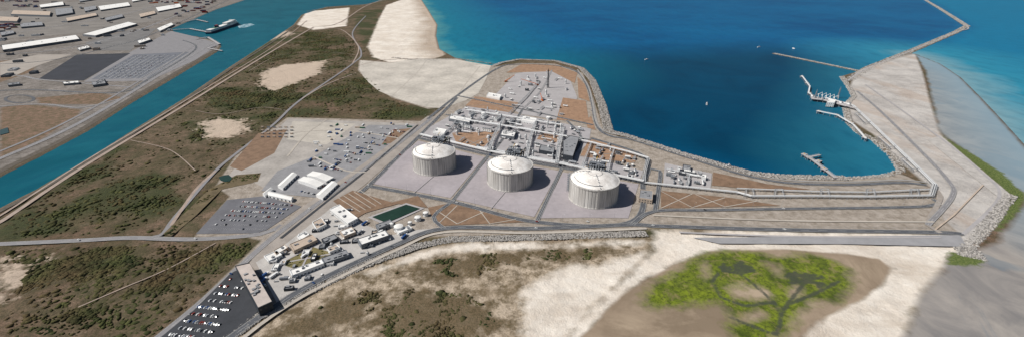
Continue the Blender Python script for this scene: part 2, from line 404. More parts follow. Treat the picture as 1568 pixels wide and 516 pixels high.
c=n.mix(msk('vegg',3,22,.1),c,n.mix(n.ramp(n3,.4,.6),lin((62,80,38)),lin((112,120,70))))
c=n.mix(n.ramp(n.attr('sea'),-9,-2),c,n.mix(.5,c,lin((110,100,88))))
bp=n.t.nodes.new("ShaderNodeBump"); bp.inputs["Distance"].default_value=2.8
n.lk(n.ramp(n.math('MAXIMUM',n.attr('wetb'),n.attr('wet')),-8,6,.7,.06),bp.inputs["Strength"])
n.lk(n.math('ADD',n.math('ADD',n.noise(.1,6,.75),n.math('MULTIPLY',n3,.25)),n.math('MULTIPLY',n2,.5)),bp.inputs["Height"]); n.lk(bp.outputs[0],n.b.inputs["Normal"])
M_ter=n.fin(c,.92,.15)
xs,ys=axis_x(),axis_y()
grid("terrain",xs,ys,tz,tattr,M_ter)
# water
w=NT("sea_water")
TURQ=[[(648,-30),(646,0),(656,15),(669,38),(668,60),(672,75),(700,90),(740,99)],[(1400,82),(1440,98),(1470,118),(1500,148),(1530,180),(1568,222),(1620,280),(1750,380),(2200,520)]]
def wattr(X,Y):
    d=dist_line(TURQ[1],X,Y,900.); d0=dist_line(TURQ[0],X,Y,900.)
    return {'shore':d,'shore2':d0,'canal':sdf_poly(CANAL,X,Y,40.),'bas':sdf_poly([(756,101),(1186,82),(1312,108),(1300,190),(1380,262),(1200,270),(932,200)],X,Y,400.),
     'outer':sdf_poly([(1408,-5),(1440,14),(1481,40),(1400,76),(1400,90),(1568,222),(2600,520),(6000,300),(6000,-30),(1410,-30)],X,Y,300.)}
nw=w.noise(.004,6,.65,dist=1.0); nw2=w.noise(.03,5,.65,sc=(1,.35,1)); nw3=w.noise(.0012,4,.6)
deep=w.mix(w.ramp(nw3,.35,.65),lin((0,72,116)),lin((2,88,132)))
deep=w.mix(w.ramp(nw,.4,.65,0,.5),deep,lin((4,96,138)))
deep=w.mix(w.ramp(w.attr('bas'),-400,60),deep,w.mix(w.ramp(nw,.35,.65),lin((0,52,78)),lin((0,62,90))))
deep=w.mix(w.ramp(w.attr('outer'),-60,90,0,.8),deep,lin((6,114,148)))
s1=w.math('ADD',w.attr('shore'),w.math('MULTIPLY',nw,200.)); s2=w.math('ADD',w.attr('shore2'),w.math('MULTIPLY',nw,260.))
col=w.mix(w.ramp(s2,820,140,0,.9),deep,lin((18,116,136)))
col=w.mix(w.ramp(s1,620,140,0,.85),col,lin((48,138,160)))
col=w.mix(w.ramp(s1,230,90,0,.9),col,lin((124,154,160)))
col=w.mix(w.ramp(s2,220,100,0,.75),col,lin((96,150,146)))
col=w.mix(w.ramp(w.attr('canal'),-8,0),col,w.mix(w.ramp(nw,.35,.65),lin((8,80,94)),lin((22,94,108))))
col=w.mix(w.ramp(nw2,.45,.7,0,.3),col,lin((0,60,86)))
w.bump(w.math('ADD',w.noise(.25,3,.6),w.noise(.06,3,.6)),.5,.35)
M_sea=w.fin(col,.35,.03)
grid("sea_water",xs[::2] if (len(xs)%2) else np.append(xs[::2],xs[-1]),np.append(ys[::2],90000.),lambda X,Y,a:np.full(X.shape,-2.0),wattr,M_sea)

# ------------------------------------------------------------------ blob scatter (scrub, rocks)
def ico(sub):
    import bmesh
    bm=bmesh.new(); bmesh.ops.create_icosphere(bm,subdivisions=sub,radius=1)
    v=np.array([x.co[:] for x in bm.verts]); f=np.array([[q.index for q in p.verts] for p in bm.faces]); bm.free(); return v,f
def scatter(name,pos,rad,flat,mt,sub,jit,tint=None):
    v,f=ico(sub); nv=len(v); N=len(pos)
    vv=v[None]*(1+jit*(rng.random((N,nv,1))-.5)*2)
    ang=rng.random(N)*6.28; ca,sa=np.cos(ang)[:,None],np.sin(ang)[:,None]
    st=.7+.6*rng.random((N,1))
    x=vv[:,:,0]*st;y=vv[:,:,1]/st
    V=np.stack([x*ca-y*sa,x*sa+y*ca,vv[:,:,2]*flat],2)*rad[:,None,None]+pos[:,None,:]
    Fc=(f[None]+np.arange(N)[:,None,None]*nv).reshape(-1,3).astype(np.int32)
    me=bpy.data.meshes.new(name); me.vertices.add(N*nv); me.vertices.foreach_set("co",V.astype(np.float32).ravel())
    me.loops.add(Fc.size); me.loops.foreach_set("vertex_index",Fc.ravel()); me.polygons.add(len(Fc))
    me.polygons.foreach_set("loop_start",np.arange(0,Fc.size,3,dtype=np.int32)); me.update(calc_edges=True)
    a=me.attributes.new("tint",'FLOAT','POINT'); t=np.repeat(rng.random(N) if tint is None else tint,nv)*.75+rng.random(N*nv)*.25
    a.data.foreach_set("value",t.astype(np.float32)); me.materials.append(mt)
    o=bpy.data.objects.new(name,me); scene.collection.objects.link(o); return o
b=NT("scrub_foliage"); tt=b.attr("tint")
cc=b.mix(b.ramp(tt,.1,.9),lin((36,46,28)),lin((88,90,56))); cc=b.mix(b.ramp(b.noise(.015,5,.6),.42,.62,0,.7),cc,lin((94,78,58)))
b.bump(b.noise(1.2,4,.8),.8); M_scrub=b.fin(cc,.95,.05)
r_=NT("boulder_rock"); M_bould=r_.fin(r_.mix(r_.attr("tint"),lin((96,93,90)),lin((180,175,168))),.9,.2)
pts=[];rad=[]
LAND=[[(0,330),(130,252),(290,158),(420,78),(470,45),(540,50),(560,75),(555,110),(600,152),(655,170),(640,184),(440,180),(360,240),(300,330),(240,360),(0,366)],
      [(0,380),(240,372),(400,368),(320,445),(240,520),(0,530)],VEGB[0],VEGB[3],VEGB[4],[(362,268),(400,265),(395,278),(340,290),(300,330),(262,362),(250,358),(320,290)],[(428,404),(478,378),(512,388),(460,415)]]
for j,(poly,npt) in enumerate(zip(LAND,(110000,44000,4500,4200,2500,1600,160))):
    wp=np.array(PL(poly)); x0,y0=wp.min(0);x1,y1=wp.max(0)
    x=rng.uniform(x0,x1,npt);y=rng.uniform(y0,y1,npt)
    s=sdf_poly(poly,x,y); vg=veg_f(x,y)
    if j<2: keep=(s>4)&((vg+rng.random(npt)*1.3>.9)|(rng.random(npt)<.06))
    elif j==6: keep=s>1
    else: keep=(s>3)&(fbm(x,y,26,40)>.53)
    for q in SANDSP[:4]: keep&=sdf_poly(q,x,y)<0
    x=x[keep];y=y[keep]; pts.append(np.stack([x,y,np.full(x.shape,-1.1 if j<5 else .2)],1)); rad.append((.8+rng.gamma(2.,.65,len(x)))*(.8+.4*np.clip(y/1000,0,1.5))*(.7 if j>1 else 1))
pts=np.concatenate(pts);rad=np.minimum(np.concatenate(rad),5.5)
TR=[[(-60,376),(120,368),(200,364),(300,366),(400,358)],[(-40,360),(0,340),(130,254),(290,157),(420,77),(480,42)],[(200,364),(245,360),(270,330),(330,262),(362,235),(420,190),(462,152),(540,98),(553,80),(540,50),(560,25)]]
k=np.ones(len(pts),bool)
for t in TR: k&=dist_line(t,pts[:,0],pts[:,1],20)>9
pts=pts[k];rad=rad[k]; print("bushes",len(pts))
scatter("scrub_vegetation",pts,rad,.5,M_scrub,1,.32,np.clip(fbm(pts[:,0],pts[:,1],25,77)*1.6-.3+rng.normal(0,.15,len(pts)),0,1))
def rocks(px,n_,w,r0,r1,z0,z1,dens=None):
    l=np.array(PL(px)); seg=np.linalg.norm(np.diff(l,axis=0),axis=1); cum=np.r_[0,np.cumsum(seg)]
    t=rng.random(n_)*cum[-1]; i=np.clip(np.searchsorted(cum,t)-1,0,len(seg)-1)
    f=(t-cum[i])/seg[i]; p=l[i]+(l[i+1]-l[i])*f[:,None]; d=(l[i+1]-l[i])/seg[i][:,None]
    o=rng.uniform(-.5,.5,n_); p=p+np.stack([-d[:,1],d[:,0]],1)*(o*w)[:,None]
    z=z0+(z1-z0)*(o+.5); return np.concatenate([p,z[:,None]],1),rng.uniform(r0,r1,n_)
RL=[(COAST[8:23],9000,24,1.0,2.4,.6,-2.2),(COAST[22:33],2600,14,1.0,2.2,.3,-2.2),
    (BRK,6500,27,1.2,2.8,-.4,-.4),(SPUR,1500,14,1.0,2.2,-.3,-.3),
    ([(1548,298),(1520,335),(1482,380)],900,16,1.,2.2,.4,-.2),
    ([(335,528),(400,482),(470,446),(560,404),(640,376),(690,366),(820,363),(990,357)],6500,15,.6,1.5,.2,-.1),
    ([(1490,395),(1480,380),(1468,375)],300,30,.8,1.8,.1,-.1),([(600,88),(640,93),(700,90),(756,98)],500,12,.8,1.8,.1,-.3),
    ([(470,18),(500,12),(560,8),(604,-3),(640,-10)],1200,16,1.,2.4,0,-1.)]
pp=[];rr=[]
for a in RL:
    p_,r2=rocks(*a); pp.append(p_);rr.append(r2)
scatter("rock_revetment",np.concatenate(pp),np.concatenate(rr),.75,M_bould,1,.22)
BL=[(-200,377),(0,265),(60,235),(130,198),(200,154),(260,119),(331,77)]; BR=[(-200,425),(0,321),(60,290),(130,249),(200,205),(280,155),(350,107),(411,68),(452,40)]
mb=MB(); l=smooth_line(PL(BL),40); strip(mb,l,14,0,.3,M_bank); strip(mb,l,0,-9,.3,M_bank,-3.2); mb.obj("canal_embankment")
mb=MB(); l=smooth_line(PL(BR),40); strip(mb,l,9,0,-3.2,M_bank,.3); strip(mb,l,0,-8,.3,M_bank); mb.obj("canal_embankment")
track(BRK,7,M_conc,"breakwater_road"); track(SPUR,4,M_conc,"breakwater_road")
# ------------------------------------------------------------------ roads, paths
road([(-60,376),(120,368),(200,364),(300,366),(400,358),(432,344)],9,M_aspl)
track(TR[1],8); track([(-40,348),(0,330),(130,247),(290,151),(420,71),(470,32)],4)
track(TR[2],7,M_aspl); track([(330,262),(300,290),(262,345)],5)
track([(540,98),(548,70),(520,45),(480,48)],5); track([(462,152),(500,130),(545,112)],4)
track([(480,42),(520,35),(560,10),(600,-5)],9); track([(552,100),(590,92),(640,90)],5)
for q in ([(200,215),(260,230),(300,262)],[(300,170),(340,175),(400,165),(440,170)],[(120,470),(190,440),(260,410),(330,372)],[(380,110),(430,85),(500,80),(545,85)]): track(q,1.8)
# port roads
road([(-200,320),(0,243),(130,184),(250,112),(330,64)],12,M_aspl); road([(-200,305),(0,232),(125,175),(240,108),(310,62)],7,M_aspl,mark=False)
road([(-100,145),(40,138),(180,142),(230,120),(300,75),(280,62)],9); road([(-100,85),(60,80),(160,62),(230,40),(330,0)],12,M_aspl)
road([(-100,100),(60,95),(170,72),(240,50),(340,5),(380,-12)],8); road([(-50,60),(60,45),(200,20),(280,-5)],10,M_aspl)
road([(-60,168),(60,160),(125,165),(190,150)],7,M_aspl); road([(-80,120),(20,116),(60,122),(128,128),(200,134)],8,M_aspl); road([(-60,12),(100,-6),(200,-20)],9,M_aspl)
l=[(30+22*math.cos(t),152+6*math.sin(t)) for t in [i*.45 for i in range(15)]]; track(l,7,M_asph,"road")
sheet("quay_apron",[(200,80),(262,48),(300,57),(336,68),(300,92),(230,124),(128,126)],M_aspl)
sheet("car_storage_yard",[(58,122),(118,84),(200,82),(128,124)],mat("dark_tarmac",(52,54,60),.25,.02))
sheet("car_storage_yard",[(140,122),(205,84),(290,80),(228,120)],mat("yard_tarmac",(104,106,112),.2,.02))
sheet("quay_apron",[(-80,30),(100,5),(330,-20),(360,-10),(250,30),(120,52),(0,60),(-80,70)],mat("port_yard",(122,117,111),.25,.01))
sheet("concrete_yard",[(20,118),(60,100),(110,84),(60,84),(0,96),(0,118)],mat("port_yard2",(156,148,139),.15,.02))
sheet("concrete_yard",[(130,66),(200,46),(240,44),(200,78),(150,78)],mat("port_yard3",(112,110,108),.2,.02))
for i in range(10):
    mb=MB(); a,b_=P(150+i*8,121),P(212+i*8,85); strip(mb,[a,b_],.5,-.5,zz(.6),M_line); mb.obj("lane_marking")
# plant paving
sheet("compacted_yard",[(552,93),(575,95),(600,97),(620,93),(641,91),(700,92),(752,101),(745,120),(733,143),(714,154),(694,161),(675,166),(655,165),(628,158),(602,149),(580,140),(565,127),(556,117),(550,107)],M_sandp)
for q in ([(560,98),(650,118),(740,128)],[(600,148),(640,110),(652,94)],[(690,160),(720,120),(735,102)],[(575,125),(640,138),(700,140)]): track(q,2.5,M_hard)
sheet("laydown_yard",[(442,182),(640,190),(655,188),(600,228),(512,290),(425,300),(390,280),(345,275),(375,240)],mat("laydown_grey",(158,152,145),.25,.02))
sheet("laydown_yard",[(565,192),(640,192),(590,232),(508,305),(440,298),(400,292),(425,262),(480,240)],mat("laydown_stone",(136,135,136),.22,.04))
sheet("laydown_yard",[(448,186),(545,190),(500,222),(440,214)],mat("laydown_pale",(176,169,158),.2,.03)); sheet("brown_plot",[(600,200),(636,196),(612,218),(584,222)],M_plot)
sheet("brown_plot",[(395,205),(440,198),(420,235),(370,262),(352,255)],M_plot)
sheet("rough_grass_plot",[(362,268),(400,265),(395,278),(340,290),(300,330),(262,362),(250,358),(320,290)],mat("plot2",(100,88,66),.35,.06))
sheet("car_park",[(300,358),(348,306),(405,300),(462,316),(408,352),(392,357)],mat("carpark_tarmac",(104,104,108),.18,.04))
sheet("access_corridor",[(655,178),(672,180),(660,196),(600,246),(560,282),(512,318),(440,378),(398,420),(382,404),(400,372),(470,312),(560,248)],M_grav)
road([(660,182),(590,236),(530,280),(475,320),(408,372),(355,420),(300,470),(232,525)],9,M_aspl)
road([(700,150),(665,186),(612,238),(565,284),(520,318),(450,372)],8)
track([(640,192),(560,262),(505,305),(430,365)],5,M_asphd)
for q in ([(480,240),(530,262),(560,264)],[(430,205),(520,200),(610,212)],[(440,240),(470,205),(500,184)]): track(q,4,M_hard)
PADS=[[(572,282),(612,240),(640,216),(742,241),(690,303)],[(696,305),(748,243),(856,262),(818,332)],[(826,334),(862,264),(978,282),(962,334),(900,333)]]
for p_ in PADS: sheet("tank_pad",p_,M_pad)
road([(642,212),(750,238),(858,257),(985,279)],9); road([(565,285),(692,309),(822,340),(968,339),(985,279),(992,258),(980,236),(905,212)],9)
road([(692,309),(747,239)],6,sm=False); road([(822,339),(860,258)],6,sm=False)
def wallline(px,h,t,mt=None,name="bund_wall"):
    l=PL(px); mb=MB()
    for a,b_ in zip(l[:-1],l[1:]):
        L=math.dist(a,b_); mb.box(((a[0]+b_[0])/2,(a[1]+b_[1])/2,0),(L,t,h),math.atan2(b_[1]-a[1],b_[0]-a[0]),mt or M_conc)
    return mb.obj(name)
wallline([(634,296),(674,262)],1.2,.8); wallline([(752,320),(784,282)],1.2,.8)
sheet("process_paving",[(655,197),(690,177),(716,163),(775,172),(905,198),(902,218),(885,236),(985,262),(978,280),(858,256),(748,236),(645,211)],M_pave)
sheet("process_paving",[(752,152),(790,113),(835,106),(872,120),(884,150),(870,186),(800,176)],M_conc)
M_gp=mat("gravel_plot",(148,119,96),.28,.08)
for q in [[(728,148),(797,158),(783,173),(712,163)],[(862,150),(897,155),(902,188),(852,184)],[(692,204),(765,202),(740,226),(700,222)],[(902,213),(978,232),(972,250),(888,240)],[(800,98),(850,100),(884,112),(880,128),(845,110),(775,112)],[(884,118),(896,130),(903,156),(886,150)],[(828,204),(856,209),(852,219),(822,214)],[(905,178),(912,200),(900,196),(896,186)]]:
    sheet("gravel_plot",q,M_gp)
for pts_ in ([(712,163),(797,158)],[(728,148),(783,173)],[(692,204),(740,226)],[(715,224),(765,202)],[(902,213),(972,250)],[(888,240),(978,232)]):
    track(pts_,1.6,M_kerb,"site_path")
R1=[(655,183),(700,147),(760,106),(790,99),(850,101),(884,111),(900,135),(907,160),(914,193),(932,208),(965,214),(1010,228),(1070,247),(1120,263),(1165,274),(1215,281),(1300,283),(1380,280),(1420,284)]
road(R1,8); track([(u,v-4) for u,v in R1[5:]],5,M_kerb,"crest_wall")
road([(700,147),(800,168),(908,192)],7); road([(682,176),(760,190),(905,215)],6); road([(800,168),(780,200),(750,238)],6); road([(868,185),(890,215),(858,257)],6)
road([(800,168),(828,140),(845,108)],5,M_aspl)
sheet("brown_plot",[(1012,292),(1120,303),(1195,315),(1012,319)],M_plot); sheet("brown_plot",[(655,318),(688,311),(805,340),(668,346)],M_plot)
sheet("brown_plot",[(1092,264),(1120,270),(1175,282),(1240,290),(1180,292),(1090,284)],M_plot); sheet("process_paving",[(1018,250),(1090,266),(1088,290),(1015,286)],M_conc)
for pts_ in ([(1012,319),(1060,297)],[(1060,318),(1012,293)],[(1060,318),(1110,303)],[(1110,317),(1160,308)],[(1110,317),(1065,298)],[(668,346),(700,315)],[(700,343),(668,322)],[(700,343),(740,325)],[(750,343),(735,323)],[(750,343),(790,336)]):
    track(pts_,1.5,M_hard,"site_path")
road([(968,344),(1000,324),(1080,322),(1200,320),(1418,316),(1428,305)],7); road([(992,258),(1010,262),(1008,290),(1003,322)],7)
road([(1475,359),(1430,356),(1200,352),(1000,346),(968,344),(820,350),(680,350),(600,378),(480,434),(400,484),(335,530)],9)
road([(692,309),(664,332),(680,350)],6)
track([(1420,284),(1440,300),(1420,345),(1440,357)],7,M_grav); road([(1312,140),(1345,168),(1400,222),(1450,275),(1458,300),(1420,345)],7,M_aspl)
track([(1325,130),(1430,205),(1500,262),(1530,300),(1475,359)],5,M_conc,"crest_path"); wallline([(1505,284),(1460,330),(1432,352)],1.6,2.,M_tan,"sea_wall")
sheet("concrete_apron",[(1420,215),(1440,208),(1548,299),(1483,380),(1470,366),(1528,302)],mat("apron_stone",(174,169,163),.25,.08))
sheet("concrete_apron",[(1060,364),(1470,360),(1480,378),(1300,374),(1100,373)],mat("slope_concrete",(146,145,146),.12,.04))
track([(1040,356),(1200,362),(1440,364)],4,M_conc); track([(1000,330),(1200,338),(1430,340)],4,M_hard)
track([(990,350),(820,357),(680,356),(610,382),(490,440),(420,482),(360,528)],5,M_hard)
sheet("admin_paving",[(392,402),(440,372),(512,315),(560,345),(600,360),(640,352),(665,350),(560,398),(470,438),(425,466)],mat("admin_pave",(172,168,163),.15,.05))
sheet("visitor_car_park",[(236,525),(296,476),(352,420),(362,414),(398,474),(372,500),(338,525)],M_asphd)
sheet("garden_plot",[(428,404),(478,378),(512,388),(460,415)],mat("garden",(112,104,70),.3,.1))
for pts_ in ([(428,404),(512,388)],[(478,378),(460,415)],[(428,404),(478,378)],[(460,415),(512,388)]): track(pts_,2.5,M_conc,"garden_path")
sheet("brown_plot",[(510,308),(540,292),(600,310),(640,300),(655,318),(610,312),(560,326),(545,335)],M_plot)
for i in range(5): track([(518+i*8,303-i*3),(552+i*8,325-i*3)],1.2,M_hard,"site_path")
sheet("retention_pond_rim",[(563,333),(622,311),(650,319),(592,346)],M_conc); sheet("retention_pond",[(570,333),(622,314),(643,320),(592,342)],M_pool,.9)
sheet("pond",[(335,272),(343,269),(350,268),(356,273),(352,278),(345,279),(338,277)],M_pool,.3); sheet("pond",[(0,200),(12,196),(14,204),(0,208)],M_pool,.3)

# ------------------------------------------------------------------ LNG tanks
def tank_mats():
    n=NT("tank_wall_concrete")
    tc=n.t.nodes.new("ShaderNodeTexCoord").outputs["Object"]
    f=n.noise(.9,5,.75,vec=tc,sc=(.5,.5,.015)); g=n.noise(.05,5,.6,vec=tc)
    c=n.mix(n.ramp(f,.42,.62),lin((202,199,194)),lin((146,144,141))); c=n.mix(n.ramp(g,.4,.7,0,.3),c,lin((168,162,154)))
    a=n.fin(c,.85,.2)
    n=NT("tank_roof_concrete"); tc=n.t.nodes.new("ShaderNodeTexCoord").outputs["Object"]
    c=n.mix(n.ramp(n.noise(.05,6,.65,vec=tc),.42,.60),lin((236,232,226)),lin((206,200,193)))
    c=n.mix(n.ramp(n.noise(.4,5,.7,vec=tc),.52,.72,0,.3),c,lin((160,154,147)))
    b=n.fin(c,.8,.2); return a,b
M_tw,M_tr=tank_mats()
R=40.5;HW=35.0;DR=11.5
TC=[P(666,256),P(781,278),P(908,302)]
e1=Vector((TC[2][0]-TC[0][0],TC[2][1]-TC[0][1])).normalized(); A1=math.atan2(e1.y,e1.x)
def tank(c):
    root=bpy.data.objects.new("lng_storage_tank",None); scene.collection.objects.link(root); root.location=(c[0],c[1],0)
    mb=MB(); prof=[(R+1.2,.6),(R+1.2,1.8),(R,1.8),(R,HW-1.8),(R+.8,HW-1.8),(R+.8,HW),(R-1.4,HW)]
    mb.lathe((0,0,0),prof,M_tw,96)
    for k in range(48):
        t=2*math.pi*k/48; big=(k%12==0)
        mb.box(((R+.12)*math.cos(t),(R+.12)*math.sin(t),1.8),(1.4 if big else .36,3.6 if big else .35,HW-3.6+(2.5 if big else 0)),t,M_tw)
    mb.obj("wall",parent=root)
    mb=MB(); prof=[]
    R0=R-1.4; rs=(R0*R0+DR*DR)/(2*DR)
    for j in range(15):
        r=R0*(1-j/14); prof.append((max(r,.01),HW+math.sqrt(rs*rs-r*r)-(rs-DR)))
    mb.lathe((0,0,0),prof,M_tr,96); mb.obj("dome_roof",smooth=True,parent=root)
    zr=lambda r:HW+math.sqrt(rs*rs-r*r)-(rs-DR)
    mb=MB()
    for k in range(20):
        t=2*math.pi*(k+.5)/20
        for j in range(6):
            ra,rb_=R0*(1-j*.14),R0*(1-(j+1)*.14)
            mb.cyl((ra*math.cos(t),ra*math.sin(t),zr(ra)),(rb_*math.cos(t),rb_*math.sin(t),zr(rb_)),.16,M_tr,4,caps=False)
    for rr_ in (R0*.3,):
        for k in range(48):
            t0=2*math.pi*k/48;t1=2*math.pi*(k+1)/48
            mb.cyl((rr_*math.cos(t0),rr_*math.sin(t0),zr(rr_)+.4),(rr_*math.cos(t1),rr_*math.sin(t1),zr(rr_)+.4),.2,M_grey,4,caps=False)
    for tt_,wd in ((A1+math.pi*.95,1.6),(A1-math.pi*.35,1.2)):   # roof walkways
        for j in range(6):
            ra,rb_=R0*(1-j*.14),R0*(1-(j+1)*.14); rm=(ra+rb_)/2
            mb.box((rm*math.cos(tt_),rm*math.sin(tt_),zr(rm)+.3),(ra-rb_,wd,.2),tt_,M_grey)
    for k in range(72):
        t0=2*math.pi*k/72;t1=2*math.pi*(k+1)/72; q=R+.6
        mb.cyl((q*math.cos(t0),q*math.sin(t0),HW+1.1),(q*math.cos(t1),q*math.sin(t1),HW+1.1),.08,M_steel,4,caps=False)
        mb.cyl((q*math.cos(t0),q*math.sin(t0),HW),(q*math.cos(t0),q*math.sin(t0),HW+1.1),.08,M_steel,4,caps=False)
    mb.obj("roof_rails",parent=root)
    mb=MB(); aa=A1+math.radians(96); ux,uy=math.cos(aa),math.sin(aa); px,py=-uy,ux
    def L(r,s,z): return (ux*r+px*s,uy*r+py*s,z)
    for r in (16,24,32,40,46):
        for s in (-13,-4,4,13):
            zb=zr(min(r,R0)) if r<R0 else HW-6; mb.cyl(L(r,s,zb-.2),L(r,s,HW+16 if r<40 else HW+10),.35,M_dark,5)
    for zc,r0,r1 in ((HW+10,14,47),(HW+14.5,18,36)):
        mb.box(L((r0+r1)/2,0,zc),(r1-r0,28,.5),aa,M_grey)
        for s in (-14,14): mb.cyl(L(r0,s,zc+1.4),L(r1,s,zc+1.4),.12,M_yel,4)
    for s,rad_ in ((-8,.9),(-4,.7),(0,1.1),(5,.8),(9,.6)):
        mb.cyl(L(10,s,zr(10)+.6),L(20,s,HW+11.6),rad_*.6,M_pipe,8); mb.cyl(L(20,s,HW+11.6),L(48,s,HW+11.6),rad_,M_pipe,8); mb.cyl(L(48,s,HW+12),L(48,s,7),rad_,M_pipe,8)
        mb.cyl(L(12+abs(s),s,HW+10),L(12+abs(s),s,HW+17),1.2,M_grey,8)
    for z in range(5,44,6): mb.box(L(48,0,z),(3.,24,.4),aa,M_grey)
    for s in (-12,12):
        for r in (46.6,49.6): mb.cyl(L(r,s,0),L(r,s,HW+11),.4,M_dark,5)
    mb.box(L(30,-8,HW+15),(6,5,4),aa,M_grey); mb.box(L(24,8,HW+15),(5,7,3.4),aa,M_dark,M_grey); mb.box(L(20,-2,HW+15),(4,4,2.4),aa,M_dark,M_roofg)
    mb.cyl(L(28,2,HW+15),L(28,2,HW+22),.5,M_steel,6); mb.cyl(L(28,2,HW+22),L(38,2,HW+23.5),.4,M_yel,6)
    mb.obj("pump_platform",parent=root)
    mb=MB(); aa=A1+math.radians(175); ux,uy=math.cos(aa),math.sin(aa); px,py=-uy,ux
    for r in (R+1.8,R+6):
        for s in (-3,3): mb.cyl(L(r,s,0),L(r,s,HW+2),.25,M_steel,5)
    for i in range(9):
        z0=i*4.; mb.box(L(R+3.9,0,z0+.2),(4.4,6.4,.2),aa,M_grey)
        sg=1 if i%2 else -1; mb.cyl(L(R+3.9,-2.6*sg,z0),L(R+3.9,2.6*sg,z0+4),.5,M_steel,4)
    mb.obj("stair_tower",parent=root)
    mb=MB()
    for k in range(14):
        t0=A1+math.pi+.35+k*.13;t1=t0+.13; q=R0*.86
        mb.cyl((q*math.cos(t0),q*math.sin(t0),zr(q)+.9),(q*math.cos(t1),q*math.sin(t1),zr(q)+.9),.4,M_grey,6)
    mb.obj("deluge_pipe",parent=root)
for c_ in TC: tank(c_)

# ------------------------------------------------------------------ buildings
def shrink(poly,d):
    cx=sum(p[0] for p in poly)/len(poly);cy=sum(p[1] for p in poly)/len(poly)
    return [(cx+(x-cx)*(1-d/ max(1e-3,math.hypot(x-cx,y-cy))),cy+(y-cy)*(1-d/max(1e-3,math.hypot(x-cx,y-cy)))) for x,y in poly]
def building(px,h,name="admin_building",wall=None,roof=None,wins=True,units=2,wpts=None,storey=3.6):
    wall=wall or M_white; roof=roof or M_roofw
    pts=wpts or PL(px,h); n=len(pts)
    ar=sum(pts[k][0]*pts[(k+1)%n][1]-pts[(k+1)%n][0]*pts[k][1] for k in range(n))
    if ar<0: pts=pts[::-1]
    cx=sum(p[0] for p in pts)/n;cy=sum(p[1] for p in pts)/n
    mb=MB(); mb.prism(pts,0,h,wall,roof)
    inn=shrink(pts,1.1)
    for k in range(n):
        a,b_=pts[k],pts[(k+1)%n];ai,bi=inn[k],inn[(k+1)%n]
        mb.prism([a,b_,bi,ai],h+.005,h+.8,wall)
        if wins:
            Lw=math.dist(a,b_);ang=math.atan2(b_[1]-a[1],b_[0]-a[0])
            for s in range(max(1,int(h/storey))):
                m_=max(1,int(Lw/4))
                for j in range(m_):
                    f=(j+.5)/m_; q=(a[0]+(b_[0]-a[0])*f,a[1]+(b_[1]-a[1])*f)
                    if s==0 and j==m_//2: mb.box((q[0],q[1],.1),(1.8,.16,2.4),ang,M_dark)
                    else: mb.box((q[0],q[1],1.1+s*storey),(2.2,.16,1.5),ang,M_glass)
    rd=random.Random(int(cx*7+cy))
    for _ in range(units):
        f=rd.random()*.7+.15; g=rd.random()*.5+.25
        a=pts[0];b_=pts[1];c=pts[2];d=pts[-1]
        x=(a[0]*(1-f)+b_[0]*f)*(1-g)+(d[0]*(1-f)+c[0]*f)*g; y=(a[1]*(1-f)+b_[1]*f)*(1-g)+(d[1]*(1-f)+c[1]*f)*g
        mb.box((x,y,h+.01),(rd.uniform(1.8,4.5),rd.uniform(1.5,3.5),rd.uniform(.8,2.2)),math.atan2(b_[1]-a[1],b_[0]-a[0]),M_grey,M_roofg)
    return mb.obj(name,loc=(cx,cy,0))
def gable(px,h,rise,name="marquee_tent",wall=None,roof=None,z=0):
    wall=wall or M_white; roof=roof or M_roofw
    a,b_,c,d=PL(px,h)
    m1=((a[0]+d[0])/2,(a[1]+d[1])/2);m2=((b_[0]+c[0])/2,(b_[1]+c[1])/2)
    mb=MB(); mb.prism([a,b_,c,d],0,h,wall)
    T=lambda p,zz_:(p[0],p[1],zz_)
    e=lambda p,q:(p[0]+(p[0]-q[0])*.06,p[1]+(p[1]-q[1])*.06)
    a2,d2,b2,c2=e(a,m1),e(d,m1),e(b_,m2),e(c,m2)
    mb.quad([T(a2,h-.1),T(b2,h-.1),T(m2,h+rise),T(m1,h+rise)],roof); mb.quad([T(c2,h-.1),T(d2,h-.1),T(m1,h+rise),T(m2,h+rise)],roof)
    mb.quad([T(a,h),T(m1,h+rise-.1),T(d,h)],wall); mb.quad([T(b_,h),T(c,h),T(m2,h+rise-.1)],wall)
    ang=math.atan2(b_[1]-a[1],b_[0]-a[0]); L=math.dist(a,b_)
    for p0,p1 in ((a,b_),(d,c)):
        for j in range(max(1,int(L/8))):
            f=(j+.5)/max(1,int(L/8)); mb.box((p0[0]+(p1[0]-p0[0])*f,p0[1]+(p1[1]-p0[1])*f,.1),(3,.16,min(3,h-.5)),ang,M_glass)
    return mb.obj(name)
M_pinkr=mat("pinkroof",(182,171,163),.15,.1)
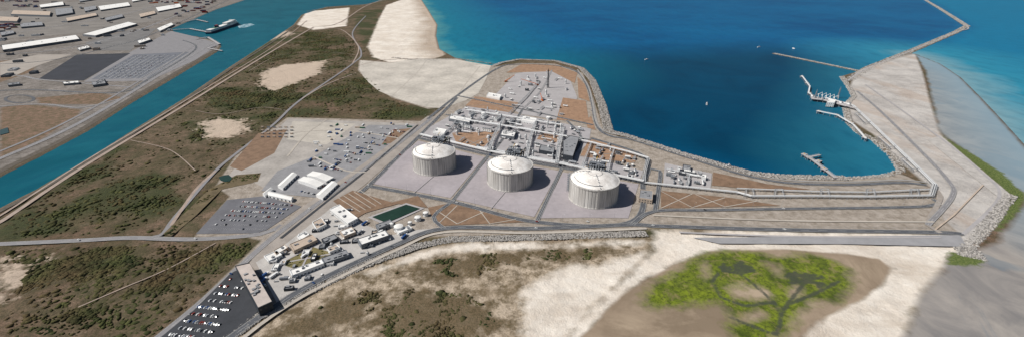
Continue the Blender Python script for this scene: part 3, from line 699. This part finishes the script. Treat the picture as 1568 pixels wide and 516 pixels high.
AB=[([(360,407),(382,402),(417,462),(395,472)],12,"office_building",M_dark,M_pinkr,16),
([(443,374),(478,359),(486,367),(450,384)],6,"workshop_building",M_tan,M_tan,5),
([(404,392),(425,383),(432,390),(411,400)],5,"admin_building",M_white,M_roofw,2),
([(443,414),(492,397),(496,403),(447,422)],6,"admin_building",M_white,M_roofw,5),
([(492,395),(530,382),(535,390),(496,403)],6,"admin_building",M_grey,M_roofg,5),
([(505,320),(520,313),(548,334),(533,342)],8,"workshop_building",M_white,M_roofw,5),
([(547,366),(590,352),(596,360),(553,375)],8,"warehouse_building",M_grey,M_roofw,5),
([(478,340),(492,333),(500,343),(485,351)],6,"admin_building",M_white,M_tan,3),
([(520,354),(538,347),(545,355),(527,362)],6,"admin_building",M_tan,M_roofw,3),
([(455,362),(468,354),(474,359),(461,367)],5,"gatehouse",M_white,M_roofw,1),
([(492,366),(512,358),(518,364),(498,373)],5,"admin_building",M_dark,M_roofg,3),
([(500,380),(516,374),(521,379),(505,386)],5,"admin_building",M_white,M_tan,2),
([(418,384),(436,374),(441,379),(423,390)],5,"admin_building",M_tan,M_roofw,2),
([(575,344),(597,336),(602,341),(580,350)],6,"pump_house",M_grey,M_roofg,3),
([(606,352),(626,345),(631,349),(611,357)],5,"pump_house",M_white,M_roofw,2),
([(862,216),(873,208),(887,211),(877,240),(862,237)],12,"compressor_building",M_dark,M_roofg,6),
([(980,290),(1000,292),(999,306),(978,303)],8,"substation_building",M_tan,M_roofg,4),
([(769,200),(790,203),(787,210),(766,207)],8,"control_building",M_grey,M_roofw,3),
([(828,222),(850,226),(848,234),(825,230)],8,"compressor_shelter",M_dark,M_roofg,2),
([(668,196),(684,199),(680,205),(663,202)],7,"substation_building",M_white,M_roofw,2),
([(690,176),(722,182),(719,188),(687,182)],7,"substation_building",M_grey,M_roofw,3),
([(748,142),(768,146),(765,151),(745,147)],7,"workshop_building",M_white,M_roofw,3),
([(800,178),(822,182),(819,188),(797,184)],7,"substation_building",M_white,M_roofw,3),
([(1046,252),(1058,254),(1057,262),(1045,260)],5,"substation_building",M_dark,M_roofg,1),
]
for px_,h,nm,wm,rm,u_ in AB: building(px_,h,nm,wm,rm,True,u_)
for q in ([(470,268),(480,262),(510,271),(499,277)],[(456,276),(466,270),(496,280),(485,286)],[(425,284),(447,264),(455,267),(433,288)],[(412,292),(449,301),(446,306),(410,298)],[(484,298),(508,277),(517,281),(494,303)],[(402,296),(414,287),(418,289),(406,299)]):
    gable(q,5,2.2)
for q,h,nm,rm in (([(2,70),(116,54),(122,60),(4,77)],10,"warehouse",M_roofw),([(126,53),(196,34),(210,37),(146,55)],10,"warehouse",M_roofw),([(20,16),(78,18),(76,24),(16,22)],12,"warehouse",M_tan),([(84,14),(110,12),(112,20),(86,24)],12,"warehouse",M_roofg),([(-40,24),(30,27),(26,33),(-44,32)],12,"warehouse",M_tan),([(150,10),(196,4),(200,9),(154,16)],10,"warehouse",M_roofw),([(120,-2),(150,-6),(153,-2),(122,3)],10,"warehouse",M_roofg),([(100,28),(146,20),(149,24),(103,33)],9,"warehouse",M_tan),([(238,12),(275,6),(278,11),(242,18)],9,"warehouse",M_roofw),([(0,50),(20,47),(22,51),(2,55)],8,"warehouse",M_roofg),([(118,74),(134,70),(138,73),(122,77)],7,"terminal_building",M_roofw),([(210,63),(228,58),(231,61),(213,67)],9,"terminal_building",M_roofw),([(12,128),(30,126),(30,129),(12,131)],6,"warehouse",M_roofg),
  ([(160,28),(186,22),(189,26),(163,32)],9,"warehouse",M_roofg),([(30,36),(64,34),(66,39),(32,42)],9,"warehouse",M_roofg),([(212,22),(236,17),(239,21),(215,27)],8,"warehouse",M_tan),([(240,44),(262,35),(266,38),(245,48)],8,"terminal_building",M_roofw),([(60,8),(96,3),(98,8),(62,12)],12,"warehouse",M_roofw),([(128,12),(146,9),(148,14),(130,18)],10,"warehouse",M_roofg),([(200,-2),(232,-8),(235,-3),(203,3)],10,"warehouse",M_roofw),([(96,126),(120,124),(121,127),(97,129)],6,"terminal_building",M_roofw),([(140,126),(160,124),(162,128),(142,131)],7,"terminal_building",M_roofg)):
    building(q,h,nm,M_grey,rm,False,6)
def container(x,y,z,ang,mt,L=12.2):
    mb=MB()
    mb.box((0,0,0),(L,2.44,2.6),0,mt)
    for k in range(7):
        for sy in (-1,1): mb.box((-L/2+L*(k+.5)/7,sy*1.25,.1),(.5,.08,2.4),0,mt)
    mb.box((L/2+.04,0,.1),(.08,2.2,2.3),0,M_grey)
    o=mb.obj("shipping_container"); o.location=(x,y,z); o.rotation_euler=(0,0,ang); return o
ccols=[M_red,M_blue,M_white,M_grey,M_green,M_orange,M_blue,M_red]
for blk,(u0,v0,u1,v1,n_) in enumerate(((230,6,335,-10,80),(195,0,250,-16,30),(-10,4,70,-12,90),(20,12,60,8,8),(110,0,200,-14,40),(-20,46,30,38,14),(260,26,320,8,16))):
    for i in range(n_):
        f,g=random.random(),random.random(); x,y=P(u0+(u1-u0)*f,v0+(v1-v0)*g)
        mb=MB(); mm=random.choice(ccols)
        for r in range(random.randint(3,9)):
            for s in range(random.randint(2,4)): mb.box((r*2.6,0,s*2.62),(2.44,36,2.6),0,random.choice(ccols) if random.random()<.5 else mm)
        o=mb.obj("container_stack"); o.location=(x,y,.5); o.rotation_euler=(0,0,.35+random.choice((0,math.pi/2)))
for i in range(90):
    u,v=random.uniform(0,300),random.uniform(-4,135)
    if u>330-v*1.35+ 0 or (58<u<290 and 78<v<126): continue
    x,y=P(u,v); an=.45+random.choice((0,math.pi/2)); w_,d_=random.uniform(12,46),random.uniform(9,20); ca,sa=math.cos(an),math.sin(an)
    building(None,random.uniform(4,9),"port_shed",random.choice((M_white,M_grey,M_tan)),random.choice((M_roofw,M_roofg,M_roofg,M_tan,M_dark)),False,2,[(x+ca*a-sa*b_,y+sa*a+ca*b_) for a,b_ in ((-w_/2,-d_/2),(w_/2,-d_/2),(w_/2,d_/2),(-w_/2,d_/2))])
# ------------------------------------------------------------------ cars
def car_mesh(mt,nm):
    mb=MB()
    def loft(secs,m_):
        i=len(mb.v); 
        for x,w_,z0,z1 in secs: mb.v+=[(x,-w_,z0),(x,w_,z0),(x,w_*.94,z1),(x,-w_*.94,z1)]
        mi=mb.m(m_)
        for k in range(len(secs)-1):
            a=i+k*4
            for j in range(4):
                mb.f.append((a+j,a+(j+1)%4,a+4+(j+1)%4,a+4+j)); mb.mi.append(mi)
        mb.f.append((i+3,i+2,i+1,i)); mb.mi.append(mi); e=i+len(secs)*4-4; mb.f.append((e,e+1,e+2,e+3)); mb.mi.append(mi)
    loft([(-2.2,.78,.45,.85),(-2.05,.88,.3,.95),(-.9,.9,.25,.98),(1.0,.9,.25,.95),(1.9,.86,.3,.82),(2.2,.75,.42,.7)],mt)
    loft([(-1.95,.74,.9,.98),(-1.35,.74,.9,1.38),(.3,.74,.9,1.42),(1.1,.76,.88,.95)],M_glass)
    mb.box((-.5,0,1.41),(1.7,1.28,.05),0,mt)
    for x in (-1.35,1.35):
        for y in (-.8,.8): mb.cyl((x,y-.1,.32),(x,y+.1,.32),.32,M_black,10)
    me=bpy.data.meshes.new(nm); me.from_pydata(mb.v,[],mb.f)
    for m_ in mb.ms: me.materials.append(m_)
    me.polygons.foreach_set("material_index",mb.mi); me.update(); return me
CM=[car_mesh(m_,"parked_car") for m_ in (M_white,M_white,mat("silver_paint",(175,178,182),.05,.3,.35,.5),mat("car_black",(30,32,36),.1,.3,.3,.5),mat("car_grey",(92,96,102),.1,.3,.35,.5),M_blue,M_red,M_white)]
def truck_mesh(mt):
    mb=MB(); mb.box((-1.5,0,1.1),(10,2.5,2.7),0,mt); mb.box((5,0,.7),(2.2,2.4,2.4),0,M_white,M_white); mb.box((6.11,0,1.8),(.05,2.1,.9),0,M_glass); mb.box((0,0,.7),(12,1,.3),0,M_black)
    for x in (-5,-3.6,-2.2,4.6):
        for y in (-1.05,1.05): mb.cyl((x,y-.2,.5),(x,y+.2,.5),.5,M_black,10)
    me=bpy.data.meshes.new("truck"); me.from_pydata(mb.v,[],mb.f)
    for m_ in mb.ms: me.materials.append(m_)
    me.polygons.foreach_set("material_index",mb.mi); me.update(); return me
TM=[truck_mesh(m_) for m_ in (M_white,M_blue,M_grey)]
def put(me,nm,u,v,an,z=.75):
    x,y=P(u,v); o=bpy.data.objects.new(nm,me); scene.collection.objects.link(o); o.location=(x,y,z); o.rotation_euler=(0,0,an); return o
def carrow(p0,p1,fill=.8,sp=2.8,perp=True,z=.75,bays=True):
    a=P(*p0);b_=P(*p1);L=math.dist(a,b_);n_=int(L/sp);an=math.atan2(b_[1]-a[1],b_[0]-a[0])
    for i in range(n_):
        if random.random()>fill: continue
        f=(i+.5)/n_; o=bpy.data.objects.new("parked_car",random.choice(CM)); scene.collection.objects.link(o)
        o.location=(a[0]+(b_[0]-a[0])*f+random.uniform(-.15,.15),a[1]+(b_[1]-a[1])*f+random.uniform(-.15,.15),z)
        o.rotation_euler=(0,0,an+(math.pi/2 if perp else 0)+(math.pi if random.random()<.4 else 0)+random.uniform(-.03,.03))
    if not bays: return
    mb=MB()
    for i in range(n_+1):
        f=i/n_; x=a[0]+(b_[0]-a[0])*f;y=a[1]+(b_[1]-a[1])*f
        mb.box((x,y,z-.03),(5.,.12,.012),an+math.pi/2,M_line)
    mb.obj("parking_bay_markings")
for i in range(7):
    carrow((372-i*9,309+i*7),(448-i*7,315+i*6),[.8,.85,.85,.6,.4,.1,.05][i])
for i in range(9):
    u=256+i*11.5;v=512-i*10.5; carrow((u,v),(u+68-i*4.5,v+9-i*.8),[.8,.5,.9,.5,.85,.3,.6,.4,.3][i])
for i in range(6): carrow((455+i*14,292-i*12),(482+i*14,298-i*12),.7)
for i in range(7): carrow((520+i*12,240-i*7),(548+i*12,245-i*7),.6)
for i in range(9): carrow((148+i*7,119-i*4),(215+i*7,117-i*4),.35,4.5,bays=False)
for i in range(16):
    u,v=random.choice(((500,255),(560,230),(450,285),(540,350),(600,365),(470,400),(420,430),(520,330)));put(random.choice(TM),"truck",u+random.uniform(-22,22),v+random.uniform(-8,8),A1+random.choice((0,1.57,.5)))
ROADV=[(590,236),(530,280),(475,320),(355,420),(612,238),(565,284),(700,311),(822,340),(900,340),(750,238),(1080,322),(1200,320),(1200,352),(1000,346),(820,350),(600,378),(480,434),(120,368),(300,366),(760,106),(905,170),(1010,262),(800,168),(890,215)]
for u,v in ROADV: put(random.choice(CM),"parked_car",u+random.uniform(-1,1),v,A1+random.uniform(-.2,.2),1.2)
for i in range(120):
    u,v=random.uniform(470,630),random.uniform(190,262)
    if u+ (v-190)*1.5>640 or u+(v-190)*.9<505: continue
    x,y=P(u,v); container(x,y,.7,A1+random.choice((0,math.pi/2))+.35,random.choice([M_white,M_white,M_grey,M_blue,M_white,M_tan,M_green]),random.choice((6.1,6.1,12.2)))
for i in range(24):
    x,y=P(402+(i%6)*9,196+(i//6)*5); container(x,y,.7,A1+.35,random.choice([M_tan,M_grey,M_tan]),6.1)
ADM=[(395,400),(440,372),(512,318),(560,345),(600,360),(640,352),(560,396),(470,436),(425,462)]
# ------------------------------------------------------------------ pipe racks & process plant
def rack(px,w_=8,h=6,npipe=6,name="pipe_rack",r=.45,z0=0.,wp=None,bay=9,mt=None):
    mt=mt or M_pipe
    l=wp or PL(px); mb=MB()
    for a,b_ in zip(l[:-1],l[1:]):
        L=math.dist(a,b_)
        if L<1: continue
        an=math.atan2(b_[1]-a[1],b_[0]-a[0]);nx,ny=-math.sin(an),math.cos(an);k=max(1,int(L/bay))
        for i in range(k+1):
            f=i/k;x=a[0]+(b_[0]-a[0])*f;y=a[1]+(b_[1]-a[1])*f
            for s in (-w_/2,w_/2): mb.box((x+nx*s,y+ny*s,z0),(.45,.45,h),an,M_steel)
            mb.box((x,y,h-.4+z0),(.4,w_,.35),an,M_steel)
        for i in range(npipe):
            s=-w_/2+w_*(i+.5)/npipe; rr_=r*(.5+.6*((i*7)%5)/5); zc=h+z0+rr_
            mb.cyl((a[0]+nx*s,a[1]+ny*s,zc),(b_[0]+nx*s,b_[1]+ny*s,zc),rr_,(mt,M_steel,mt,M_grey,mt)[i%5],6)
    return mb.obj(name)
rack([(985,282),(862,256),(750,236),(644,210)],8,7,6,r=.6)
rack([(700,186),(770,197),(868,214)],8,8,6,r=.6); rack([(715,172),(790,184),(862,196)],7,7,5,r=.6)
rack([(772,185),(756,214),(748,236)],8,8,6,r=.55); rack([(820,192),(812,216),(806,246)],8,8,6,r=.55); rack([(862,200),(856,228),(852,256)],8,8,6,r=.55)
rack([(700,186),(690,200),(676,214)],6,6,4); rack([(780,176),(806,150),(826,126)],5,5,4); rack([(868,214),(905,222),(960,236),(992,246)],7,6,5,r=.6)
rack([(730,228),(800,241),(870,254)],6,5,4,r=.6); rack([(905,222),(898,240),(890,262)],5,5,4); rack([(940,231),(934,250),(930,270)],5,5,4); rack([(1020,262),(1084,276)],5,5,4); rack([(1055,270),(1052,288)],5,4,4)
rack([(992,246),(986,268),(985,282)],7,6,5)
rack([(985,282),(1060,290),(1128,297),(1150,303),(1250,303),(1330,304),(1425,302)],7,4,6,r=.6); rack([(1128,291),(1250,296),(1330,297),(1428,292)],4,3.5,4,r=.6)
for u in (1140,1185,1255,1325,1392):
    rack([(u,303),(u+2,293),(u+12,293),(u+14,303)],3,5,2,"pipe_expansion_loop",.4)
rack([(1425,302),(1430,286),(1400,256),(1375,232),(1338,196),(1305,164),(1262,152)],8,5,6,r=.6)
for a,b_ in (((1405,262),(1388,246)),((1370,228),(1352,212)),((1332,190),(1318,176))):
    rack([a,(a[0]-9,a[1]+1),(b_[0]-9,b_[1]+1),b_],3,6,2,"pipe_expansion_loop",.5)
def vessel_h(x,y,ang,L,r):
    mb=MB(); z=r+2; mm=random.choice((M_pipe,M_pipe,M_steel))
    mb.cyl((-L/2,0,z),(L/2,0,z),r,mm,16)
    for s in (-1,1): mb.cyl((s*L/2,0,z),(s*(L/2+r*.5),0,z),r,mm,16,r*.45); mb.box((s*L*.3,0,0),(1,r*1.8,z-r*.7),0,M_conc)
    mb.cyl((0,0,z+r*.8),(0,0,z+r+2),.5,M_steel,6); mb.box((0,0,z+r+.3),(L*.6,1.5,.2),0,M_grey)
    o=mb.obj("horizontal_vessel"); o.location=(x,y,.4);o.rotation_euler=(0,0,ang)
def vessel_v(x,y,h,r):
    mb=MB(); mb.lathe((0,0,0),[(r*.9,0),(r*.9,1.5),(r,2),(r,h),(r*.7,h+r*.4),(.05,h+r*.6)],M_pipe,16)
    mb.lathe((0,0,h*.6),[(r,0),(r+1.2,0),(r+1.2,.2),(r,.2)],M_grey,16)
    mb.cyl((r+.4,0,0),(r+.4,0,h+1),.25,M_steel,5); mb.cyl((0,0,h),(0,0,h+r+2),.35,M_steel,6)
    o=mb.obj("vertical_vessel");o.location=(x,y,.4)
def skid(x,y,ang,s):
    mb=MB(); mb.box((0,0,0),(s*1.6,s,.4),0,M_conc)
    for i in (-1,1):
        for j in (-1,1): mb.box((i*s*.7,j*s*.42,.4),(.3,.3,s*.7),0,M_steel)
    mb.box((0,0,s*.45),(s*1.45,s*.9,.2),0,M_grey); mb.box((-s*.3,0,.4),(s*.5,s*.5,s*.35),0,M_pipe); mb.cyl((s*.1,0,1.4),(s*.65,0,1.4),s*.14,M_green if random.random()<.2 else M_white,10)
    if random.random()<.5: mb.box((0,0,s*.72+.3),(s*1.5,s*.9,.25),0,random.choice((M_roofg,M_grey,M_dark,M_roofw,M_roofw)))
    for k in range(3): mb.cyl((-s*.5+k*s*.45,-s*.3,s*.5),(-s*.5+k*s*.45,-s*.3,s*1.1),.3,M_pipe,6)
    for k in range(3): mb.cyl((-s*.8,-s*.2+k*s*.2,s*.55),(s*1.1,-s*.2+k*s*.2,s*.55),.22,M_pipe,6)
    o=mb.obj("process_skid");o.location=(x,y,.4);o.rotation_euler=(0,0,ang)
def vaporiser(x,y,ang):
    mb=MB(); mb.box((0,0,0),(26,9,1.2),0,M_conc)
    for k in range(5):
        mb.box((-10.5+k*5.2,0,1.2),(3.6,7.5,6),0,M_pipe,M_roofg if k%2 else M_roofw); mb.box((-10.5+k*5.2,0,7.2),(1.2,7.9,.6),0,M_steel)
    mb.cyl((-13,-4.8,2),(13,-4.8,2),.6,M_pipe,8); mb.cyl((-13,4.8,2),(13,4.8,2),.6,M_pipe,8); mb.box((0,0,7.9),(25,1.2,.2),0,M_grey)
    o=mb.obj("open_rack_vaporiser");o.location=(x,y,.4);o.rotation_euler=(0,0,ang)
for i in range(5):
    x,y=P(702+i*20,174+i*3.6); vaporiser(x,y,A1+math.pi/2)
for i in range(3):
    x,y=P(714+i*32,196+i*6); vaporiser(x,y,A1)
PROC=[(690,179),(716,165),(775,174),(900,199),(898,216),(865,240),(860,252),(750,233),(660,208)]
NP=[(757,152),(790,117),(835,110),(868,122),(880,150),(866,182),(800,174)]
EP=[(1020,254),(1086,268),(1084,288),(1018,283)]
GP=[(902,215),(976,233),(972,262),(890,244)]
TP=[(748,228),(985,264),(978,278),(750,234)]
for poly,cnt,prb in ((PROC,140,1),(NP,44,.5),(EP,22,.6),(GP,20,.5),(TP,26,.5),(ADM,50,2)):
    placed=[]; t=0
    us=[p[0] for p in poly];vs=[p[1] for p in poly]
    while len(placed)<cnt and t<5000:
        t+=1;u,v=random.uniform(min(us),max(us)),random.uniform(min(vs),max(vs)); x,y=P(u,v)
        if sdf_poly(poly,np.array([x]),np.array([y]))[0]<4: continue
        dd=[math.dist((x,y),q) for q in placed]
        if dd and min(dd)<(11 if prb==1 else 10): continue
        placed.append((x,y)); an=A1+random.choice((0,math.pi/2)); k=random.random()
        if prb==2: an+=.55; k=.85 if k<.5 else (.3 if k<.54 else .5)
        if k<.22: vessel_h(x,y,an,random.uniform(8,16),random.uniform(1.3,2.2))
        elif k<.36: vessel_v(x,y,random.uniform(6,15) if prb!=2 else 5,random.uniform(1.,2.6))
        elif k<.8: skid(x,y,an,random.uniform(4,8) if prb!=2 else random.uniform(2,4))
        elif k<.9:
            w_,d_=random.uniform(6,14),random.uniform(5,9); ca,sa=math.cos(an),math.sin(an)
            wp=[(x+ca*a-sa*b_,y+sa*a+ca*b_) for a,b_ in ((-w_/2,-d_/2),(w_/2,-d_/2),(w_/2,d_/2),(-w_/2,d_/2))]
            building(None,random.uniform(4,7) if prb!=2 else random.uniform(3,4.5),"equipment_shelter",random.choice((M_white,M_grey,M_dark)),random.choice((M_roofw,M_roofw,M_roofg,M_tan)),True,1,wp)
        else:
            d=Vector((math.cos(an),math.sin(an)))*12; rack(None,4,5,4,"pipe_rack",.5,0,[(x-d.x,y-d.y),(x+d.x,y+d.y)],6)
for u,v,r,h in ((611,353,7,8),(640,337,5,6),(652,330,4,6),(628,344,3,5),(600,347,3,6),(840,183,6,6),(740,178,5,8)):
    x,y=P(u,v); mb=MB(); mb.lathe((0,0,0),[(r,0),(r,h),(r*.96,h),(r*.5,h+r*.12),(.05,h+r*.16)],[M_white,M_steel,M_roofw,M_roofw],32)
    mb.cyl((r+.3,0,0),(r+.3,0,h+1),.2,M_steel,5); mb.lathe((0,0,h*.5),[(r+.08,0),(r+.08,.5),(r,.5)],M_steel,32)
    for k in range(10):
        t=k*.12; mb.box(((r+.5)*math.cos(t+3),(r+.5)*math.sin(t+3),h*k/10),(1,.8,.15),t+3,M_steel)
    o=mb.obj("storage_tank"); o.location=(x,y,.4)
def lattice(x,y,h,w0,w1,name,mt,mt2=None):
    mb=MB(); n_=int(h/4.5)
    for i in range(n_):
        f0,f1=i/n_,(i+1)/n_;a,b_=w0+(w1-w0)*f0,w0+(w1-w0)*f1;m_=mt if (i%2 or not mt2) else mt2
        C0=[(sx*a/2,sy*a/2,h*f0) for sx,sy in ((-1,-1),(1,-1),(1,1),(-1,1))];C1=[(sx*b_/2,sy*b_/2,h*f1) for sx,sy in ((-1,-1),(1,-1),(1,1),(-1,1))]
        for k in range(4):
            mb.cyl(C0[k],C1[k],.36,m_,5); mb.cyl(C0[k],C1[(k+1)%4],.22,m_,4); mb.cyl(C0[(k+1)%4],C1[k],.22,m_,4); mb.cyl(C1[k],C1[(k+1)%4],.22,m_,4)
    mb.cyl((0,0,0),(0,0,h+5),.6,m_,6); mb.box((0,0,-.2),(w0+3,w0+3,.8),0,M_conc)
    o=mb.obj(name);o.location=(x,y,.4)
x,y=P(839,135); lattice(x,y,56,6,2.5,"flare_stack_tower",M_dark)
for u,v in ((1248,150),(1284,146)): x,y=P(u,v,7); lattice(x,y,26,2.5,1.6,"lighting_mast",M_steel)
def crane(u,v,ang,boom,el):
    x,y=P(u,v); mb=MB()
    mb.box((0,0,1.0),(12,3,1.4),0,M_orange); mb.box((5,0,2.4),(2.4,2.8,1.6),0,M_white,M_glass); mb.box((-1,0,2.4),(4.5,2.8,2),0,M_orange); mb.box((-3.5,0,2.6),(2,3,1.6),0,M_dark)
    for k in range(5):
        for s in (-1.4,1.4): mb.cyl((-5+k*2.4,s-.3,.7),(-5+k*2.4,s+.3,.7),.7,M_black,10)
    for k in (-4,4):
        mb.box((k,0,.6),(.5,8,.4),0,M_yel)
        for s in (-4,4): mb.cyl((k,s,0),(k,s,.8),.5,M_steel,6)
    p=Vector((-1,0,4));d=Vector((math.cos(el),0,math.sin(el)))
    mb.cyl(p,p+d*boom*.5,1.0,M_orange,4); mb.cyl(p+d*boom*.5,p+d*boom,.7,M_orange,4); q=p+d*boom; mb.cyl(q,q-Vector((0,0,boom*math.sin(el)*.6)),.1,M_black,4)
    mb.cyl((1,0,3.5),p+d*boom*.25,.35,M_steel,6)
    o=mb.obj("mobile_crane");o.location=(x,y,.5);o.rotation_euler=(0,0,ang)
crane(822,131,math.pi-.2,55,.25); crane(775,126,.3,34,.5); crane(830,155,2.0,20,.9)
# ------------------------------------------------------------------ jetties
def deck(px,w_,z,name,mt=None,pile=14,rail=True):
    mt=mt or M_conc
    l=PL(px,z); mb=MB()
    for a,b_ in zip(l[:-1],l[1:]):
        L=math.dist(a,b_);an=math.atan2(b_[1]-a[1],b_[0]-a[0]);nx,ny=-math.sin(an),math.cos(an)
        mb.box(((a[0]+b_[0])/2,(a[1]+b_[1])/2,z-1),(L,w_,1),an,mt)
        k=max(1,int(L/pile))
        for i in range(k+1):
            f=i/k
            for s in (-w_*.38,w_*.38): mb.cyl((a[0]+(b_[0]-a[0])*f+nx*s,a[1]+(b_[1]-a[1])*f+ny*s,-9),(a[0]+(b_[0]-a[0])*f+nx*s,a[1]+(b_[1]-a[1])*f+ny*s,z-1),.5,M_steel,6)
        if rail:
            for s in (-w_/2,w_/2): mb.cyl((a[0]+nx*s,a[1]+ny*s,z+1.1),(b_[0]+nx*s,b_[1]+ny*s,z+1.1),.15,M_white,4)
    return mb.obj(name)
deck([(1242,150),(1262,152),(1300,162)],26,6,"jetty_platform"); deck([(1262,153),(1312,166)],9,6.3,"jetty_trestle")
deck([(1228,116),(1240,132),(1238,142),(1250,150)],3.5,6,"jetty_walkway",M_white); deck([(1252,170),(1282,176),(1306,190),(1326,212)],3.5,6,"jetty_walkway",M_white)
deck([(1230,236),(1244,244),(1262,258),(1280,272)],6,4,"small_jetty"); deck([(1236,241),(1256,237)],5,4.3,"small_jetty")
def dolphin(u,v,s=9):
    x,y=P(u,v,5); mb=MB(); mb.box((0,0,3.5),(s,s,1.6),0,M_conc)
    for i in (-1,1):
        for j in (-1,1): mb.cyl((i*s*.35,j*s*.35,-9),(i*s*.32,j*s*.32,3.5),.7,M_steel,8)
    mb.cyl((0,0,5.1),(0,0,6.4),.9,M_yel,8); mb.box((0,-s*.55,1),(s*.6,.8,4),0,M_black); o=mb.obj("mooring_dolphin");o.location=(x,y,0);o.rotation_euler=(0,0,.5)
for u,v in ((1228,117),(1236,127),(1240,142),(1254,170),(1282,176),(1304,188),(1324,210),(1232,236),(1254,246),(1262,258)): dolphin(u,v)
for i in range(5):
    x,y=P(1252+i*6,151+i*1.2,6); mb=MB(); mb.cyl((0,0,0),(0,0,13),.7,M_white,8); mb.cyl((0,0,13),(3,-8,20),.45,M_white,6); mb.cyl((3,-8,20),(3,-11,8),.4,M_white,6); mb.cyl((0,0,13),(-1.5,4,10),.8,M_white,6); mb.box((0,0,-.1),(3,3,1),0,M_conc)
    o=mb.obj("loading_arm");o.location=(x,y,6.2)
building([(1268,152),(1280,153),(1278,158),(1266,157)],12,"jetty_control_building",M_white,M_roofw,True,1)
for k,(u,v) in enumerate(((1244,148),(1288,158),(1300,160))): 
    x,y=P(u,v,6); mb=MB(); mb.box((0,0,0),(7,6,4),.4,M_white,M_roofg); mb.box((0,-3.1,.5),(1.5,.2,2.2),.4,M_dark); mb.box((1,1,4),(2,2,1),.4,M_grey); o=mb.obj("equipment_cabin"); o.location=(x,y,6.2)
# ------------------------------------------------------------------ ships
def ship(u,v,ang,L,B,name,hull=None,sup=None,ferry=True):
    hull=hull or M_navy; sup=sup or M_white
    x,y=P(u,v,-2); mb=MB(); n_=13
    def outline(s): 
        pts_=[]
        for i in range(n_):
            t=i/(n_-1); xx=-L/2+L*t; w_=B/2*(1-max(0,(t-.72)/.28)**2.0)*(.9 if i==0 else 1)*s; pts_.append((xx,max(w_,.3)))
        return [(a,-b_) for a,b_ in pts_]+[(a,b_) for a,b_ in pts_[::-1]]
    mb.prism(outline(1),-2,9,hull,M_roofg)
    if ferry:
        s=[(a*.93-L*.01,b_*.96) for a,b_ in outline(1)]; mb.prism(s,9,20,sup,M_roofw)
        mb.box((L*.2,0,20),(L*.32,B*.86,9),0,sup,M_roofw); mb.box((L*.3,0,29),(L*.06,B*1.02,3),0,sup,M_roofw); mb.box((-L*.22,0,20),(L*.07,B*.4,11),0,M_navy,M_red); mb.box((-L*.3,0,20.01),(L*.1,B*.8,.6),0,M_green)
        for k in range(20):
            for sy in (-1,1): mb.box((-L*.4+k*L*.036,sy*B*.48,13),(3,.3,1.4),0,M_glass)
        mb.cyl((L*.25,0,31),(L*.25,0,40),.6,M_white,6)
        for k in range(6):
            for sy in (-1,1): mb.box((L*.06+k*L*.05,sy*B*.455,20.3),(7,2,2.4),0,M_orange)
    else:
        mb.box((L*.1,0,9),(L*.3,B*.7,3.5),0,sup,M_roofw); mb.box((L*.15,0,12.5),(L*.12,B*.5,3),0,M_glass,sup); mb.cyl((0,0,12),(0,0,20),.3,M_white,5)
    o=mb.obj(name); o.location=(x,y,-1.5); o.rotation_euler=(0,0,ang); return o
pa=P(321,52);pb=P(367,36); 
ship(344,44,math.atan2(pa[1]-pb[1],pa[0]-pb[0])+math.pi,math.dist(pa,pb),30,"ferry")
deck([(262,46),(290,44),(322,50)],12,4,"ferry_linkspan",M_conc,20); deck([(300,60),(318,57),(336,68)],10,4,"ferry_linkspan",M_conc,20); deck([(285,33),(300,30),(318,34)],9,4,"ferry_linkspan",M_conc,20); deck([(330,70),(318,74),(340,78)],7,4,"ferry_linkspan",M_conc,20)
wk=NT("wake_foam"); M_wk=wk.fin(wk.mix(wk.ramp(wk.noise(.05,6,.75),.42,.62),lin((20,95,115)),lin((190,210,212))),.6,.1)
sheet("wake_foam",[(364,40),(374,37),(384,36),(390,38),(384,40),(376,42),(366,43)],M_wk,z=-1.9)
for u,v,ang,s in ((990,92,.4,1),(1082,160,1.2,1),(1162,73,.2,1),(1215,75,2,.8),(1115,255,.3,.6)):
    o=ship(u,v,ang,12*s+4,4.,"small_boat",M_white,M_white,False); o.scale=(1,1,.3)
def lamps(px,step):
    l=smooth_line(PL(px),step); 
    for x,y in offs(l,7)[::1]:
        mb=MB(); mb.cyl((0,0,0),(0,0,11),.16,M_steel,5,.09); mb.cyl((0,0,11),(1.8,0,11.4),.08,M_steel,4); mb.box((2.2,0,11.3),(1.2,.4,.15),0,M_white); mb.box((0,0,0),(.7,.7,.4),0,M_conc)
        o=mb.obj("street_lamp"); o.location=(x,y,.4)
lamps([(565,285),(692,309),(822,340),(968,339)],35); lamps([(1000,324),(1200,320),(1418,316)],40); lamps([(655,183),(700,147),(760,106),(850,101),(900,135)],40)
def fence(px):
    l=smooth_line(PL(px),6); mb=MB()
    for i,(x,y) in enumerate(l): mb.cyl((x,y,0),(x,y,2.8),.09,M_steel,4)
    for a,b_ in zip(l[:-1],l[1:]):
        for z in (.8,1.6,2.6): mb.cyl((a[0],a[1],z),(b_[0],b_[1],z),.05,M_steel,3)
    mb.obj("perimeter_fence")
fence([(1430,350),(1200,347),(1000,341)]); fence([(640,366),(560,396),(470,438),(400,472)])
print("objects",len(bpy.data.objects))
